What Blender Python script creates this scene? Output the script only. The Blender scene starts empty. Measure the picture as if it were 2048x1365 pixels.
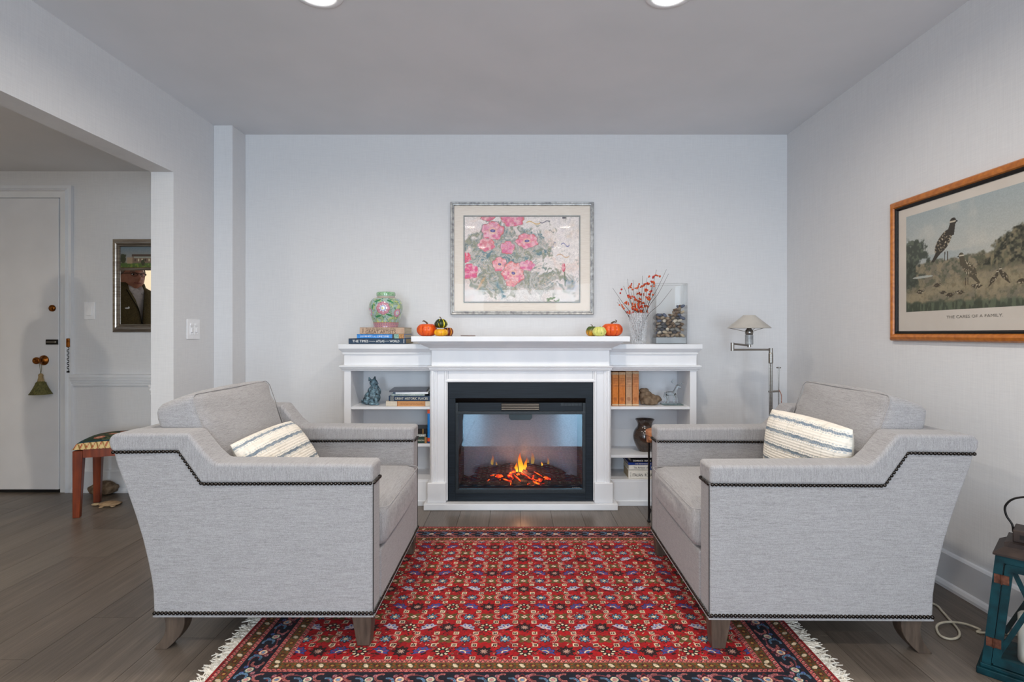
import bpy, bmesh, math, random
import numpy as np
from mathutils import Vector, Matrix, Euler
PI = math.pi
S = bpy.context.scene
COL = S.collection
random.seed(7)

# ------------------------------------------------------------------ camera, light, exposure
F = 1084.0; HX, HY, EYE = 1035.0, 668.0, 1.08
cam = bpy.data.cameras.new('camera'); camo = bpy.data.objects.new('camera', cam); COL.objects.link(camo)
camo.location = (0, 0, EYE); camo.rotation_euler = (PI / 2, 0, 0)
cam.sensor_width = 36; cam.lens = F / 2048 * 36; cam.clip_start = 0.02
cam.shift_x = -(HX - 1024) / 2048; cam.shift_y = -(682.5 - HY) / 2048
S.camera = camo

def W(px, py, Y):           # photograph measurement -> world point at depth Y
    return ((px - HX) / F * Y, Y, EYE - (py - HY) / F * Y)

w = bpy.data.worlds.new('daylight'); S.world = w; w.use_nodes = True
w.node_tree.nodes['Background'].inputs[0].default_value = (0.62, 0.76, 1.0, 1)
w.node_tree.nodes['Background'].inputs[1].default_value = 1.0

def area(name, loc, rot, sx, sy, power, color, shape='RECTANGLE', spread=PI):
    l = bpy.data.lights.new(name, 'AREA'); l.shape = shape; l.size = sx; l.size_y = sy
    l.energy = power; l.color = color; l.spread = spread
    o = bpy.data.objects.new(name, l); COL.objects.link(o); o.location = loc; o.rotation_euler = rot
    return o
BACK = -3.4
WINX = [(-1.75, -0.62), (0.72, 1.70)]
for a, b in WINX:           # daylight standing in the two window openings of the wall behind the camera
    area('window_daylight', ((a + b) / 2, BACK - 0.06, 1.12), (PI / 2, 0, 0), b - a, 2.0, 74, (0.73, 0.87, 1.0))
LAMPS = [(-0.80, 2.165), (0.61, 2.165), (-0.60, 0.50), (0.61, 0.50), (-0.55, -1.1), (0.61, -1.1), (-0.55, -2.6), (0.61, -2.6)]
for x, y in LAMPS:
    area('downlight_lamp', (x, y, 2.427), (0, 0, 0), 0.12, 0.12, 9.5, (1.0, 0.90, 0.78), 'DISK', math.radians(165))
area('hall_lamp', (-3.5, 1.1, 2.17), (0, 0, 0), 0.16, 0.16, 17, (1.0, 0.88, 0.72), 'DISK')
S.view_settings.view_transform = 'Standard'; S.view_settings.look = 'None'
S.view_settings.gamma = 1; S.view_settings.use_curve_mapping = False
S.view_settings.exposure = 0.27
S.cycles.max_bounces = 8; S.cycles.diffuse_bounces = 5; S.cycles.transmission_bounces = 8; S.cycles.transparent_max_bounces = 12
S.cycles.caustics_reflective = False; S.cycles.caustics_refractive = False
S.cycles.sample_clamp_indirect = 6

# ------------------------------------------------------------------ colour and materials
def lin(c):
    if isinstance(c, str):
        c = [int(c[i:i + 2], 16) / 255 for i in (1, 3, 5)]
    return tuple((v / 12.92 if v <= 0.04045 else ((v + 0.055) / 1.055) ** 2.4) for v in c[:3])

def nlin(a):
    return np.where(a <= 0.04045, a / 12.92, ((np.clip(a, 0, 1) + 0.055) / 1.055) ** 2.4)

class M:
    """small node-tree builder"""
    def __init__(s, name, color='#888888', rough=0.5, metal=0.0, **k):
        s.m = bpy.data.materials.new(name); s.m.use_nodes = True
        s.t = s.m.node_tree; s.n = s.t.nodes; s.b = s.n['Principled BSDF']
        s.b.inputs['Base Color'].default_value = (*lin(color), 1)
        s.b.inputs['Roughness'].default_value = rough; s.b.inputs['Metallic'].default_value = metal
        for kk, v in k.items():
            s.b.inputs[kk].default_value = v
    def node(s, t, **k):
        n = s.n.new(t)
        for kk, v in k.items():
            if isinstance(v, bpy.types.NodeSocket): s.t.links.new(v, n.inputs[kk])
            elif kk in n.inputs: n.inputs[kk].default_value = v
            else: setattr(n, kk, v)
        return n
    def link(s, a, b): s.t.links.new(a, b)
    def coords(s, scale=(1, 1, 1), kind='Object', loc=None):
        c = s.node('ShaderNodeTexCoord').outputs[kind]
        mp = s.node('ShaderNodeMapping'); s.link(c, mp.inputs['Vector']); mp.inputs['Scale'].default_value = scale
        if loc is not None: s.link(loc, mp.inputs['Location'])
        return mp.outputs[0]
    def noise(s, vec, scale=5, detail=3, rough=0.5, dist=0.0):
        n = s.node('ShaderNodeTexNoise'); s.link(vec, n.inputs['Vector'])
        n.inputs['Scale'].default_value = scale; n.inputs['Detail'].default_value = detail
        n.inputs['Roughness'].default_value = rough; n.inputs['Distortion'].default_value = dist
        return n.outputs['Fac']
    def ramp(s, fac, stops):
        r = s.node('ShaderNodeValToRGB'); s.link(fac, r.inputs[0]); e = r.color_ramp.elements
        while len(e) < len(stops): e.new(0.5)
        for el, (p, c) in zip(e, stops): el.position = p; el.color = (*lin(c), 1)
        return r.outputs[0]
    def mix(s, fac, a, b, mode='MIX'):
        n = s.node('ShaderNodeMix'); n.data_type = 'RGBA'; n.blend_type = mode
        for i, v in ((0, fac), (6, a), (7, b)):
            if isinstance(v, bpy.types.NodeSocket): s.link(v, n.inputs[i])
            elif i == 0: n.inputs[0].default_value = v
            else: n.inputs[i].default_value = (*lin(v), 1)
        return n.outputs[2]
    def color(s, sock): s.link(sock, s.b.inputs['Base Color']); return s
    def bump(s, h, strength=0.2, dist=0.002):
        n = s.node('ShaderNodeBump'); s.link(h, n.inputs['Height'])
        n.inputs['Strength'].default_value = strength; n.inputs['Distance'].default_value = dist
        s.link(n.outputs[0], s.b.inputs['Normal']); return s

def var(name, c1, c2, rough=0.5, scale=(8, 8, 8), detail=3, metal=0.0, bump=0.1, bd=0.001, lo=0.3, hi=0.7, **k):
    """two-tone procedural surface"""
    m = M(name, c1, rough, metal, **k); v = m.coords(scale); n = m.noise(v, 1, detail)
    m.color(m.ramp(n, [(lo, c1), (hi, c2)]))
    if bump: m.bump(n, bump, bd)
    return m.m

def painted_mat(name, rough=0.6, bumps=0.0, bscale=400, **k):
    m = M(name, '#ffffff', rough, **k); a = m.node('ShaderNodeAttribute'); a.attribute_name = 'paint'
    n = m.noise(m.coords((1, 1, 1)), bscale, 2)
    m.color(m.mix(0.10, a.outputs['Color'], m.ramp(n, [(0.3, '#000000'), (0.7, '#ffffff')]), 'SOFT_LIGHT'))
    if bumps: m.bump(n, bumps, 0.003)
    return m.m

def wall_mat(name, c1, c2):
    m = M(name, c1, 0.85)
    a = m.noise(m.coords((260, 260, 9)), 1, 2); b = m.noise(m.coords((14, 14, 300)), 1, 2)
    x = m.mix(0.5, m.ramp(a, [(0.25, c1), (0.75, c2)]), m.ramp(b, [(0.25, c1), (0.75, c2)]))
    return m.color(x).bump(a, 0.15, 0.0006).m
mat_wall = wall_mat('woven_wall_covering', '#d6d6d8', '#e2e2e3')
mat_ceiling = var('ceiling_paint', '#dbdcdf', '#e1e1e4', 0.9, (3, 3, 3), bump=0.03)
mat_trim = var('white_trim_paint', '#dfe1e5', '#e7e9ec', 0.4, (5, 5, 5), bump=0.0)
mat_white = var('white_cabinet_paint', '#dfe1e5', '#e7e8eb', 0.35, (7, 7, 2), bump=0.03)
mat_door = var('white_door_paint', '#dcdde1', '#e4e5e9', 0.45, (4, 4, 4), bump=0.03)
mat_plastic = var('white_plastic', '#eeeef0', '#f4f4f6', 0.3, (20, 20, 20), bump=0.0)
mat_black = var('black_metal', '#141212', '#1e1b1a', 0.4, (60, 60, 60), metal=0.6, bump=0.1)
mat_darkgap = var('dark_gap', '#0c0b0b', '#131211', 0.9, (20, 20, 20), bump=0)
mat_bronze = var('aged_brass', '#5b3113', '#a8682c', 0.28, (60, 60, 60), metal=0.95, bump=0.1)
mat_steel = var('brushed_nickel', '#8d8984', '#a5a19b', 0.32, (20, 20, 300), metal=0.95, bump=0.08)
mat_nail = var('gunmetal_nail', '#2e2a28', '#4a4541', 0.22, (90, 90, 90), metal=0.95, bump=0)

def linen(name, sc):
    m = M(name, '#b9b5b2', 0.95)
    v = m.coords(sc); a = m.noise(v, 1, 5, 0.75); b = m.noise(m.coords((520, 520, 260)), 1, 2)
    c = m.noise(m.coords(tuple(x * 3.1 for x in sc)), 1, 2)
    x = m.ramp(a, [(0.28, '#5f5d5e'), (0.42, '#8f8d8e'), (0.58, '#a7a5a7'), (0.8, '#bbb9ba')])
    y = m.ramp(c, [(0.25, '#615f60'), (0.5, '#9f9d9e'), (0.8, '#bab9bb')])
    z = m.mix(0.45, x, y); z = m.mix(0.3, z, m.ramp(b, [(0.3, '#656364'), (0.7, '#b9b7b8')]))
    m.b.inputs['Sheen Weight'].default_value = 0.2
    return m.color(z).bump(a, 0.25, 0.0012).m
mat_linen = linen('grey_linen_crosswise', (18, 18, 330))
mat_linen_pad = linen('grey_linen_lengthwise', (330, 14, 18))
mat_legwood = var('driftwood_leg', '#3a3029', '#5c4e43', 0.45, (60, 60, 8), bump=0.2)
mat_mahog = var('red_mahogany', '#5e2410', '#8d3f1c', 0.35, (40, 40, 5), bump=0.1)

# ------------------------------------------------------------------ mesh helpers
OFF = {}
def thing(name, label, cat, loc=(0, 0, 0), rotz=0, group=None, kind=None):
    o = bpy.data.objects.new(name, None); COL.objects.link(o); o.empty_display_size = 0.05
    o.location = loc; o.rotation_euler = (0, 0, rotz)
    if label: o['label'] = label
    if cat: o['category'] = cat
    if group: o['group'] = group
    if kind: o['kind'] = kind
    return o
def tag(o, label, cat, group=None):
    o['label'] = label; o['category'] = cat
    if group: o['group'] = group
    return o
def root_loc(o):
    while o.parent: o = o.parent
    return Vector(o.location)
def put(name, bm, mat, parent=None, world=False, smooth=False, bevel=0, seg=2, kind=None, label=None, at=None, angle=35):
    """link a bmesh as one object; world=True: vertices are in world space, shifted to the parent's base; at: own origin"""
    me = bpy.data.meshes.new(name)
    if isinstance(bm, bpy.types.Mesh): me = bm
    else:
        if world and parent is not None:
            l = root_loc(parent); bmesh.ops.translate(bm, verts=bm.verts, vec=-l)
        if at is not None: bmesh.ops.translate(bm, verts=bm.verts, vec=-Vector(at))
        bmesh.ops.recalc_face_normals(bm, faces=bm.faces)
        bm.to_mesh(me); bm.free()
    o = bpy.data.objects.new(name, me); COL.objects.link(o)
    if at is not None: o.location = at
    if parent is not None: o.parent = parent
    for mm in (mat if isinstance(mat, (list, tuple)) else [mat]): me.materials.append(mm)
    if smooth: me.polygons.foreach_set('use_smooth', [True] * len(me.polygons))
    if bevel:
        b = o.modifiers.new('bevel', 'BEVEL'); b.width = bevel; b.segments = seg; b.limit_method = 'ANGLE'; b.angle_limit = math.radians(angle)
        b.harden_normals = False
        if seg > 1: me.polygons.foreach_set('use_smooth', [True] * len(me.polygons)); o.modifiers.new('wn', 'WEIGHTED_NORMAL').keep_sharp = False
    if kind: o['kind'] = kind
    if label: o['label'] = label
    return o
def struct(name, bm, mat, **k):
    o = put(name, bm, mat, **k)
    if o.parent is None: o['kind'] = 'structure'
    return o
def NB(): return bmesh.new()
def box(bm, x0, x1, y0, y1, z0, z1, rot=None):
    vs = [bm.verts.new((x, y, z)) for x in (x0, x1) for y in (y0, y1) for z in (z0, z1)]
    for f in ((0, 1, 3, 2), (4, 6, 7, 5), (0, 4, 5, 1), (2, 3, 7, 6), (0, 2, 6, 4), (1, 5, 7, 3)): bm.faces.new([vs[i] for i in f])
    if rot is not None: bmesh.ops.transform(bm, matrix=rot, verts=vs)
    return bm
def B(*a, **k): return box(NB(), *a, **k)
def prism(bm, pts, axis, a0, a1):
    """polygon (2D) extruded along axis: 'x': pts=(y,z); 'y': pts=(x,z); 'z': pts=(x,y)"""
    def mk(p, a):
        return (a, p[0], p[1]) if axis == 'x' else (p[0], a, p[1]) if axis == 'y' else (p[0], p[1], a)
    A = [bm.verts.new(mk(p, a0)) for p in pts]; C = [bm.verts.new(mk(p, a1)) for p in pts]; n = len(pts)
    bm.faces.new(A); bm.faces.new(C[::-1])
    for i in range(n): bm.faces.new([A[i], A[(i + 1) % n], C[(i + 1) % n], C[i]])
    return bm
def lathe(bm, prof, seg=24, c=(0, 0, 0), fn=None, closed=True):
    rings = []
    for r, z in prof:
        rings.append([bm.verts.new((c[0] + r * math.cos(2 * PI * i / seg) * (fn(2 * PI * i / seg, z) if fn else 1),
                                    c[1] + r * math.sin(2 * PI * i / seg) * (fn(2 * PI * i / seg, z) if fn else 1), c[2] + z)) for i in range(seg)])
    for a, b in zip(rings, rings[1:]):
        for i in range(seg): bm.faces.new([a[i], a[(i + 1) % seg], b[(i + 1) % seg], b[i]])
    if closed:
        if prof[0][0] > 1e-6: bm.faces.new(rings[0][::-1])
        if prof[-1][0] > 1e-6: bm.faces.new(rings[-1])
    return bm
def tube(bm, pts, r, seg=8, cap=True):
    pts = [Vector(p) for p in pts]; n = len(pts); rings = []; prev = None
    for i, p in enumerate(pts):
        t = (pts[min(i + 1, n - 1)] - pts[max(i - 1, 0)]).normalized()
        if prev is None:
            u = t.orthogonal().normalized()
        else:
            u = (prev - t * prev.dot(t)); u = u.normalized() if u.length > 1e-6 else t.orthogonal().normalized()
        prev = u; v = t.cross(u); rr = r[i] if isinstance(r, (list, tuple)) else r
        rings.append([bm.verts.new(p + (u * math.cos(2 * PI * k / seg) + v * math.sin(2 * PI * k / seg)) * rr) for k in range(seg)])
    for a, b in zip(rings, rings[1:]):
        for k in range(seg): bm.faces.new([a[k], a[(k + 1) % seg], b[(k + 1) % seg], b[k]])
    if cap: bm.faces.new(rings[0][::-1]); bm.faces.new(rings[-1])
    return bm
def ell(bm, c, r, u=16, v=10, rot=None):
    m = Matrix.Translation(c) @ (Euler(rot).to_matrix().to_4x4() if rot else Matrix()) @ Matrix.Diagonal((r[0], r[1], r[2], 1))
    bmesh.ops.create_uvsphere(bm, u_segments=u, v_segments=v, radius=1, matrix=m); return bm
def curve_pts(ctrl, n=8):
    """Catmull-Rom through control points"""
    P = [Vector(p) for p in ctrl]; P = [P[0] * 2 - P[1]] + P + [P[-1] * 2 - P[-2]]; out = []
    for i in range(1, len(P) - 2):
        for k in range(n):
            t = k / n; a, b, c, d = P[i - 1:i + 3]
            out.append(0.5 * ((2 * b) + (c - a) * t + (2 * a - 5 * b + 4 * c - d) * t * t + (3 * b - a - 3 * c + d) * t ** 3))
    out.append(P[-2]); return out
def wrap(bm, prof, xl, xr, yf, yb):
    """moulding that runs left return, front, right return; prof = (outward, z)"""
    cols = []
    for o, z in prof:
        cols.append([bm.verts.new(p) for p in ((xl - o, yb, z), (xl - o, yf - o, z), (xr + o, yf - o, z), (xr + o, yb, z))])
    for a, b in zip(cols, cols[1:]):
        for k in range(3): bm.faces.new([a[k], a[k + 1], b[k + 1], b[k]])
    bm.faces.new(cols[0]); bm.faces.new(cols[-1][::-1])
    bm.faces.new([c[0] for c in cols]); bm.faces.new([c[3] for c in cols][::-1])
    return bm
def frame(bm, prof, x0, x1, z0, z1, y):
    """mitred rectangular frame, prof = closed list of (inset, depth toward -y)"""
    cols = []
    for a, d in prof:
        cols.append([bm.verts.new(p) for p in ((x0 + a, y - d, z0 + a), (x1 - a, y - d, z0 + a), (x1 - a, y - d, z1 - a), (x0 + a, y - d, z1 - a))])
    n = len(cols)
    for i in range(n):
        a, b = cols[i], cols[(i + 1) % n]
        for k in range(4): bm.faces.new([a[k], a[(k + 1) % 4], b[(k + 1) % 4], b[k]])
    return bm
def softbox(bm, hx, hy, hz, r, crown=(0, 0, 0), n=(10, 10, 5), tri=None):
    """rounded upholstery block with crowned faces, centred"""
    tmp = bmesh.new(); bmesh.ops.create_cube(tmp, size=2)
    for ax in range(3):
        for k in range(1, n[ax]):
            c = -1 + 2 * k / n[ax]
            c = math.copysign(abs(c) ** 0.75, c)
            no = [0, 0, 0]; no[ax] = 1; co = [0, 0, 0]; co[ax] = c
            bmesh.ops.bisect_plane(tmp, geom=tmp.verts[:] + tmp.edges[:] + tmp.faces[:], plane_co=co, plane_no=no)
    H = (hx, hy, hz)
    for v in tmp.verts:
        p = v.co.copy(); q = Vector([max(-(H[i] - r), min(H[i] - r, p[i] * H[i])) for i in range(3)])
        d = Vector([p[i] * H[i] for i in range(3)]) - q
        w_ = q + d.normalized() * r if d.length > 1e-7 else q
        for i in range(3):
            j, k = (i + 1) % 3, (i + 2) % 3
            w_[i] += math.copysign(1, p[i]) * crown[i] * (1 - p[j] ** 2) * (1 - p[k] ** 2) * min(1, abs(p[i]) * 1.0) if abs(p[i]) > 1e-6 else 0
        v.co = w_
    me = bpy.data.meshes.new('t'); tmp.to_mesh(me); tmp.free(); bm.from_mesh(me); bpy.data.meshes.remove(me)
    return bm
def blob(name, parts, mat, parent=None, voxel=0.004, **k):
    bm = NB()
    for p in parts:
        if p[0] == 'e': ell(bm, p[1], p[2], 14, 10, p[3] if len(p) > 3 else None)
        else: tube(bm, p[1], p[2], 8)
    o = put(name, bm, mat, parent, smooth=True, **k)
    r = o.modifiers.new('r', 'REMESH'); r.mode = 'VOXEL'; r.voxel_size = voxel; r.use_smooth_shade = True
    s = o.modifiers.new('s', 'SMOOTH'); s.iterations = 1
    return o
def text_bm(body, x0, x1, z0, z1, y, bm=None, thick=0.0003, vertical=False):
    """lettering fitted to a rectangle of the XZ plane"""
    c = bpy.data.curves.new('t', 'FONT'); c.body = body; c.resolution_u = 2
    o = bpy.data.objects.new('t', c); COL.objects.link(o)
    dg = bpy.context.evaluated_depsgraph_get(); me = bpy.data.meshes.new_from_object(o.evaluated_get(dg))
    bpy.data.objects.remove(o); bpy.data.curves.remove(c)
    bm = bm or NB(); n0 = len(bm.verts); bm.from_mesh(me); bpy.data.meshes.remove(me); bm.verts.ensure_lookup_table()
    vs = bm.verts[n0:]
    if vertical:
        for v in vs: v.co = Vector((-v.co.y, v.co.x, 0))
    xs = [v.co.x for v in vs]; ys = [v.co.y for v in vs]; a, b, c0, d = min(xs), max(xs), min(ys), max(ys)
    for v in vs: v.co = Vector((x0 + (v.co.x - a) / (b - a) * (x1 - x0), y, z0 + (v.co.y - c0) / (d - c0) * (z1 - z0)))
    return bm

# ------------------------------------------------------------------ painting tools (numpy colour fields laid on fine meshes)
def vn(h, w_, fy, fx, seed):
    r = np.random.RandomState(seed); g = r.rand(int(fy) + 3, int(fx) + 3)
    y = np.linspace(0, fy, h); x = np.linspace(0, fx, w_); yi = y.astype(int); xi = x.astype(int)
    ty = (y - yi)[:, None]; tx = (x - xi)[None, :]; ty = ty * ty * (3 - 2 * ty); tx = tx * tx * (3 - 2 * tx)
    a = g[np.ix_(yi, xi)]; b = g[np.ix_(yi, xi + 1)]; c = g[np.ix_(yi + 1, xi)]; d = g[np.ix_(yi + 1, xi + 1)]
    return (a * (1 - tx) + b * tx) * (1 - ty) + (c * (1 - tx) + d * tx) * ty
def fbm(h, w_, fy, fx, seed, o=4):
    s = 0; t = 0
    for k in range(o): s = s + vn(h, w_, fy * 2 ** k, fx * 2 ** k, seed + k) * 0.55 ** k; t += 0.55 ** k
    return s / t
def rgb(c): return np.array([int(c[i:i + 2], 16) / 255 for i in (1, 3, 5)])
def lay(img, mask, c):
    c = rgb(c) if isinstance(c, str) else c
    img[:] = img * (1 - mask[..., None]) + c * mask[..., None]
def sm(x, a, b): t = np.clip((x - a) / (b - a), 0, 1); return t * t * (3 - 2 * t)
def paint_attr(me, cols):
    at = me.color_attributes.new('paint', 'FLOAT_COLOR', 'POINT')
    a = np.ones((len(cols), 4), np.float32); a[:, :3] = nlin(cols); at.data.foreach_set('color', a.ravel())
def grid_mesh(name, P, img):
    """P: (ny,nx,3) positions, img: same-size sRGB colours"""
    ny, nx = P.shape[:2]; me = bpy.data.meshes.new(name)
    i = np.arange(ny * nx).reshape(ny, nx)
    q = np.stack([i[1:, :-1], i[1:, 1:], i[:-1, 1:], i[:-1, :-1]], -1).reshape(-1, 4)
    me.vertices.add(ny * nx); me.vertices.foreach_set('co', P.astype(np.float32).ravel())
    me.loops.add(q.size); me.loops.foreach_set('vertex_index', q.ravel().astype(np.int32))
    me.polygons.add(len(q)); me.polygons.foreach_set('loop_start', np.arange(0, q.size, 4, dtype=np.int32))
    me.update(calc_edges=True); me.validate()
    paint_attr(me, img.reshape(-1, 3)); return me
def canvas(name, x0, x1, z0, z1, y, img):
    ny, nx = img.shape[:2]; X, Z = np.meshgrid(np.linspace(x0, x1, nx), np.linspace(z1, z0, ny))
    return grid_mesh(name, np.stack([X, np.full_like(X, y), Z], -1), img)
# ------------------------------------------------------------------ the room
XL, XR, YB, ZC, TH = -1.98, 1.84, 3.70, 2.44, 0.13
HZ = 2.19; HXL = -4.2; OPEN0, OPEN1, OPENZ = 0.3, 3.12, 2.012
floor = struct('floor', B(HXL - 0.1, XR + 0.1, BACK - 0.1, YB + 0.1, -0.06, -0.012), mat_darkgap)
def plank_mat():
    m = M('weathered_oak_plank', '#6f655d', 0.36)
    oi = m.node('ShaderNodeObjectInfo')
    sc = m.node('ShaderNodeVectorMath', operation='SCALE'); cb = m.node('ShaderNodeCombineXYZ')
    m.link(oi.outputs['Random'], cb.inputs[0]); m.link(oi.outputs['Random'], cb.inputs[1]); m.link(cb.outputs[0], sc.inputs[0]); sc.inputs['Scale'].default_value = 37
    v = m.coords((26, 1.6, 26), loc=sc.outputs[0]); g = m.noise(v, 1, 5, 0.65, 0.6)
    f = m.noise(m.coords((190, 5, 190), loc=sc.outputs[0]), 1, 3, 0.6)
    c = m.ramp(g, [(0.25, '#312823'), (0.42, '#4d453d'), (0.6, '#675c53'), (0.78, '#877d71')])
    c = m.mix(0.45, c, m.ramp(f, [(0.3, '#433b35'), (0.7, '#857b71')]))
    c = m.mix(0.30, c, m.ramp(oi.outputs['Random'], [(0.0, '#514941'), (0.5, '#6b6157'), (1.0, '#81776b')]))
    return m.color(c).bump(f, 0.12, 0.0008).m
mat_plank = plank_mat()
PW, PL = 0.182, 1.22; pm = {}
rr = random.Random(3); ix = 0; x = XR
while x > HXL:
    x0 = max(x - PW, HXL); y = BACK - rr.random() * PL
    while y < YB:
        a, b = max(y, BACK), min(y + PL, YB); y += PL
        if b - a < 0.02: continue
        if x < XL - TH and b < OPEN0 - 0.2: continue
        key = (round(b - a, 3), round(x - x0, 3))
        if key not in pm:
            bm = B(0, key[1] - 0.0016, 0, key[0] - 0.0016, -0.010, 0)
            me = bpy.data.meshes.new('plank'); bmesh.ops.recalc_face_normals(bm, faces=bm.faces); bm.to_mesh(me); bm.free(); me.materials.append(mat_plank); pm[key] = me
        o = bpy.data.objects.new('plank', pm[key]); COL.objects.link(o); o.location = (x0, a, 0); o.parent = floor
    x -= PW
struct('ceiling', B(XL - TH, XR + 0.1, BACK - 0.1, YB + 0.1, ZC, ZC + 0.1), mat_ceiling)
struct('ceiling_hall', B(HXL - 0.1, XL - TH, OPEN0 - 0.3, YB + 0.1, HZ, HZ + 0.1), mat_ceiling)
struct('wall_back', B(XL - TH, XR + 0.1, YB, YB + 0.1, -0.01, ZC + 0.05), mat_wall)
struct('wall_hall_back', B(HXL - 0.1, XL - TH, YB, YB + 0.1, -0.01, HZ + 0.05), mat_wall)
struct('wall_right', B(XR, XR + 0.1, BACK - 0.1, YB + 0.1, -0.01, ZC + 0.05), mat_wall)
bm = NB(); box(bm, XL - TH, XL, OPEN1, YB, -0.01, ZC + 0.02); box(bm, XL - TH, XL, OPEN0, OPEN1, OPENZ, ZC + 0.02); box(bm, XL - TH, XL, BACK, OPEN0, -0.01, ZC + 0.02)
struct('wall_left', bm, mat_wall)
struct('trim_1', B(XL, -1.857, 3.53, YB, 0, ZC), mat_wall, bevel=0.003, seg=1)
struct('wall_hall_left', B(HXL - 0.1, HXL, OPEN0 - 0.3, YB + 0.1, -0.01, HZ + 0.05), var('cream_hall_paint', '#e6dcc8', '#ece3d1', 0.85, (4, 4, 4), bump=0.03))
struct('wall_hall_front', B(HXL - 0.1, XL - TH, OPEN0 - 0.3, OPEN0 - 0.2, -0.01, HZ + 0.05), mat_wall)
# rear wall with two full-height windows
bm = NB(); xs = [XL - TH, WINX[0][0], WINX[0][1], WINX[1][0], WINX[1][1], XR + 0.1]
for a, b in ((0, 1), (2, 3), (4, 5)): box(bm, xs[a], xs[b], BACK - 0.1, BACK, -0.01, ZC + 0.05)
for a, b in WINX: box(bm, a, b, BACK - 0.1, BACK, 2.13, ZC + 0.05); box(bm, a, b, BACK - 0.1, BACK, -0.01, 0.11)
struct('wall_rear', bm, mat_wall)
for i, (a, b) in enumerate(WINX):
    bm = NB(); frame(bm, [(0, 0), (0, 0.05), (0.05, 0.05), (0.05, 0)], a, b, 0.11, 2.13, BACK + 0.0)
    struct('window_%d' % (i + 1), bm, mat_trim)
# baseboards
def skirting(name, a, b, side):
    """side: 'b' along back wall (x a..b at YB), 'r' right wall, 'l' left wall (y a..b)"""
    prof = [(0, 0), (0.028, 0), (0.028, 0.012), (0.022, 0.024), (0.016, 0.03), (0.016, 0.142), (0.011, 0.15), (0, 0.152)]
    bm = NB()
    if side[0] == 'b': yb = YB; prism(bm, [(yb - o, z) for o, z in prof], 'x', a, b)
    elif side == 'r': prism(bm, [(XR - o, z) for o, z in prof], 'y', a, b)
    elif side == 'l': prism(bm, [(XL + o, z) for o, z in prof], 'y', a, b)
    struct(name, bm, mat_trim)
skirting('baseboard_back', -1.857, XR, 'b'); skirting('baseboard_right', BACK, YB, 'r'); skirting('baseboard_left', OPEN1, 3.53, 'l'); skirting('baseboard_hall', -3.03, XL - TH, 'b')
# chair rail of the hall
prof = [(0, 0.722), (0.010, 0.722), (0.014, 0.730), (0.014, 0.738), (0.020, 0.742), (0.020, 0.750), (0.024, 0.756), (0.024, 0.764), (0.030, 0.768), (0.030, 0.778), (0.034, 0.782), (0.034, 0.800), (0.026, 0.804), (0, 0.804)]
struct('trim_2', prism(NB(), [(YB - o, z) for o, z in prof], 'x', -3.035, XL - TH), mat_trim)
# door in the hall
DX = -3.113
door = thing('door_1', None, None, (-3.52, YB, 0), kind='structure')
put('door_panel', B(-3.93, DX - 0.002, YB - 0.022, YB - 0.001, 0.022, 2.0), mat_door, door, world=True, bevel=0.002, seg=1)
put('door_gap_shade', B(-3.93, DX, YB - 0.012, YB - 0.001, 0.0, 0.02), mat_darkgap, door, world=True)  # dark strip under the door; the gap's shade is put into its colour
bm = NB()
cp = [(0.0, 0.0), (0.0, 0.022), (0.018, 0.022), (0.022, 0.030), (0.028, 0.022), (0.034, 0.030), (0.04, 0.02), (0.08, 0.014), (0.083, 0.0)]
c2 = [(o, d) for o, d in cp]
frame(bm, c2, -4.015, -3.03, -0.085, 2.087, YB - 0.0005)
bmesh.ops.bisect_plane(bm, geom=bm.verts[:] + bm.edges[:] + bm.faces[:], plane_co=(0, 0, 0.0005), plane_no=(0, 0, -1), clear_outer=True)
put('door_casing', bm, mat_trim, door, world=True)
bm = NB(); tmp = Matrix.Translation(W(88, 721, YB - 0.022)) @ Matrix.Rotation(PI / 2, 4, 'X')
def lz(prof, m, seg=24, fn=None):
    b_ = NB(); lathe(b_, prof, seg, fn=fn); bmesh.ops.transform(b_, matrix=m, verts=b_.verts); return b_
knob = lz([(0.0, 0), (0.034, 0), (0.034, 0.004), (0.026, 0.010), (0.014, 0.014), (0.012, 0.03), (0.016, 0.04), (0.022, 0.048), (0.0235, 0.06), (0.021, 0.066), (0.012, 0.068), (0.010, 0.064), (0, 0.064)], tmp)
put('door_knob', knob, mat_bronze, door, world=True, smooth=True, label='round aged brass door knob')
put('deadbolt', lz([(0, 0), (0.023, 0), (0.022, 0.007), (0.016, 0.012), (0, 0.013)], Matrix.Translation(W(105, 617, YB - 0.022)) @ Matrix.Rotation(PI / 2, 4, 'X')), mat_bronze, door, world=True, smooth=True, label='round brass deadbolt')
c = W(105, 684.5, YB - 0.022); bm = B(c[0] - 0.041, c[0] + 0.041, c[1] - 0.008, c[1], c[2] - 0.017, c[2] + 0.017)
sl = put('chain_plate', bm, mat_black, door, world=True, bevel=0.002, seg=1)
bm = NB(); tube(bm, [(c[0] - 0.032, c[1] - 0.009, c[2]), (c[0] + 0.022, c[1] - 0.009, c[2])], 0.0035, 6); ell(bm, (c[0] + 0.026, c[1] - 0.009, c[2]), (0.007, 0.003, 0.007), 10, 6)
put('slide_track', bm, mat_steel, sl, world=True)
c = W(137.5, 686, YB - 0.02)
put('chain_keeper', B(c[0] - 0.010, c[0] + 0.011, c[1] - 0.012, c[1] + 0.004, c[2] - 0.03, c[2] + 0.03), mat_bronze, door, world=True, bevel=0.003, seg=1)
bm = NB()
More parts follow.
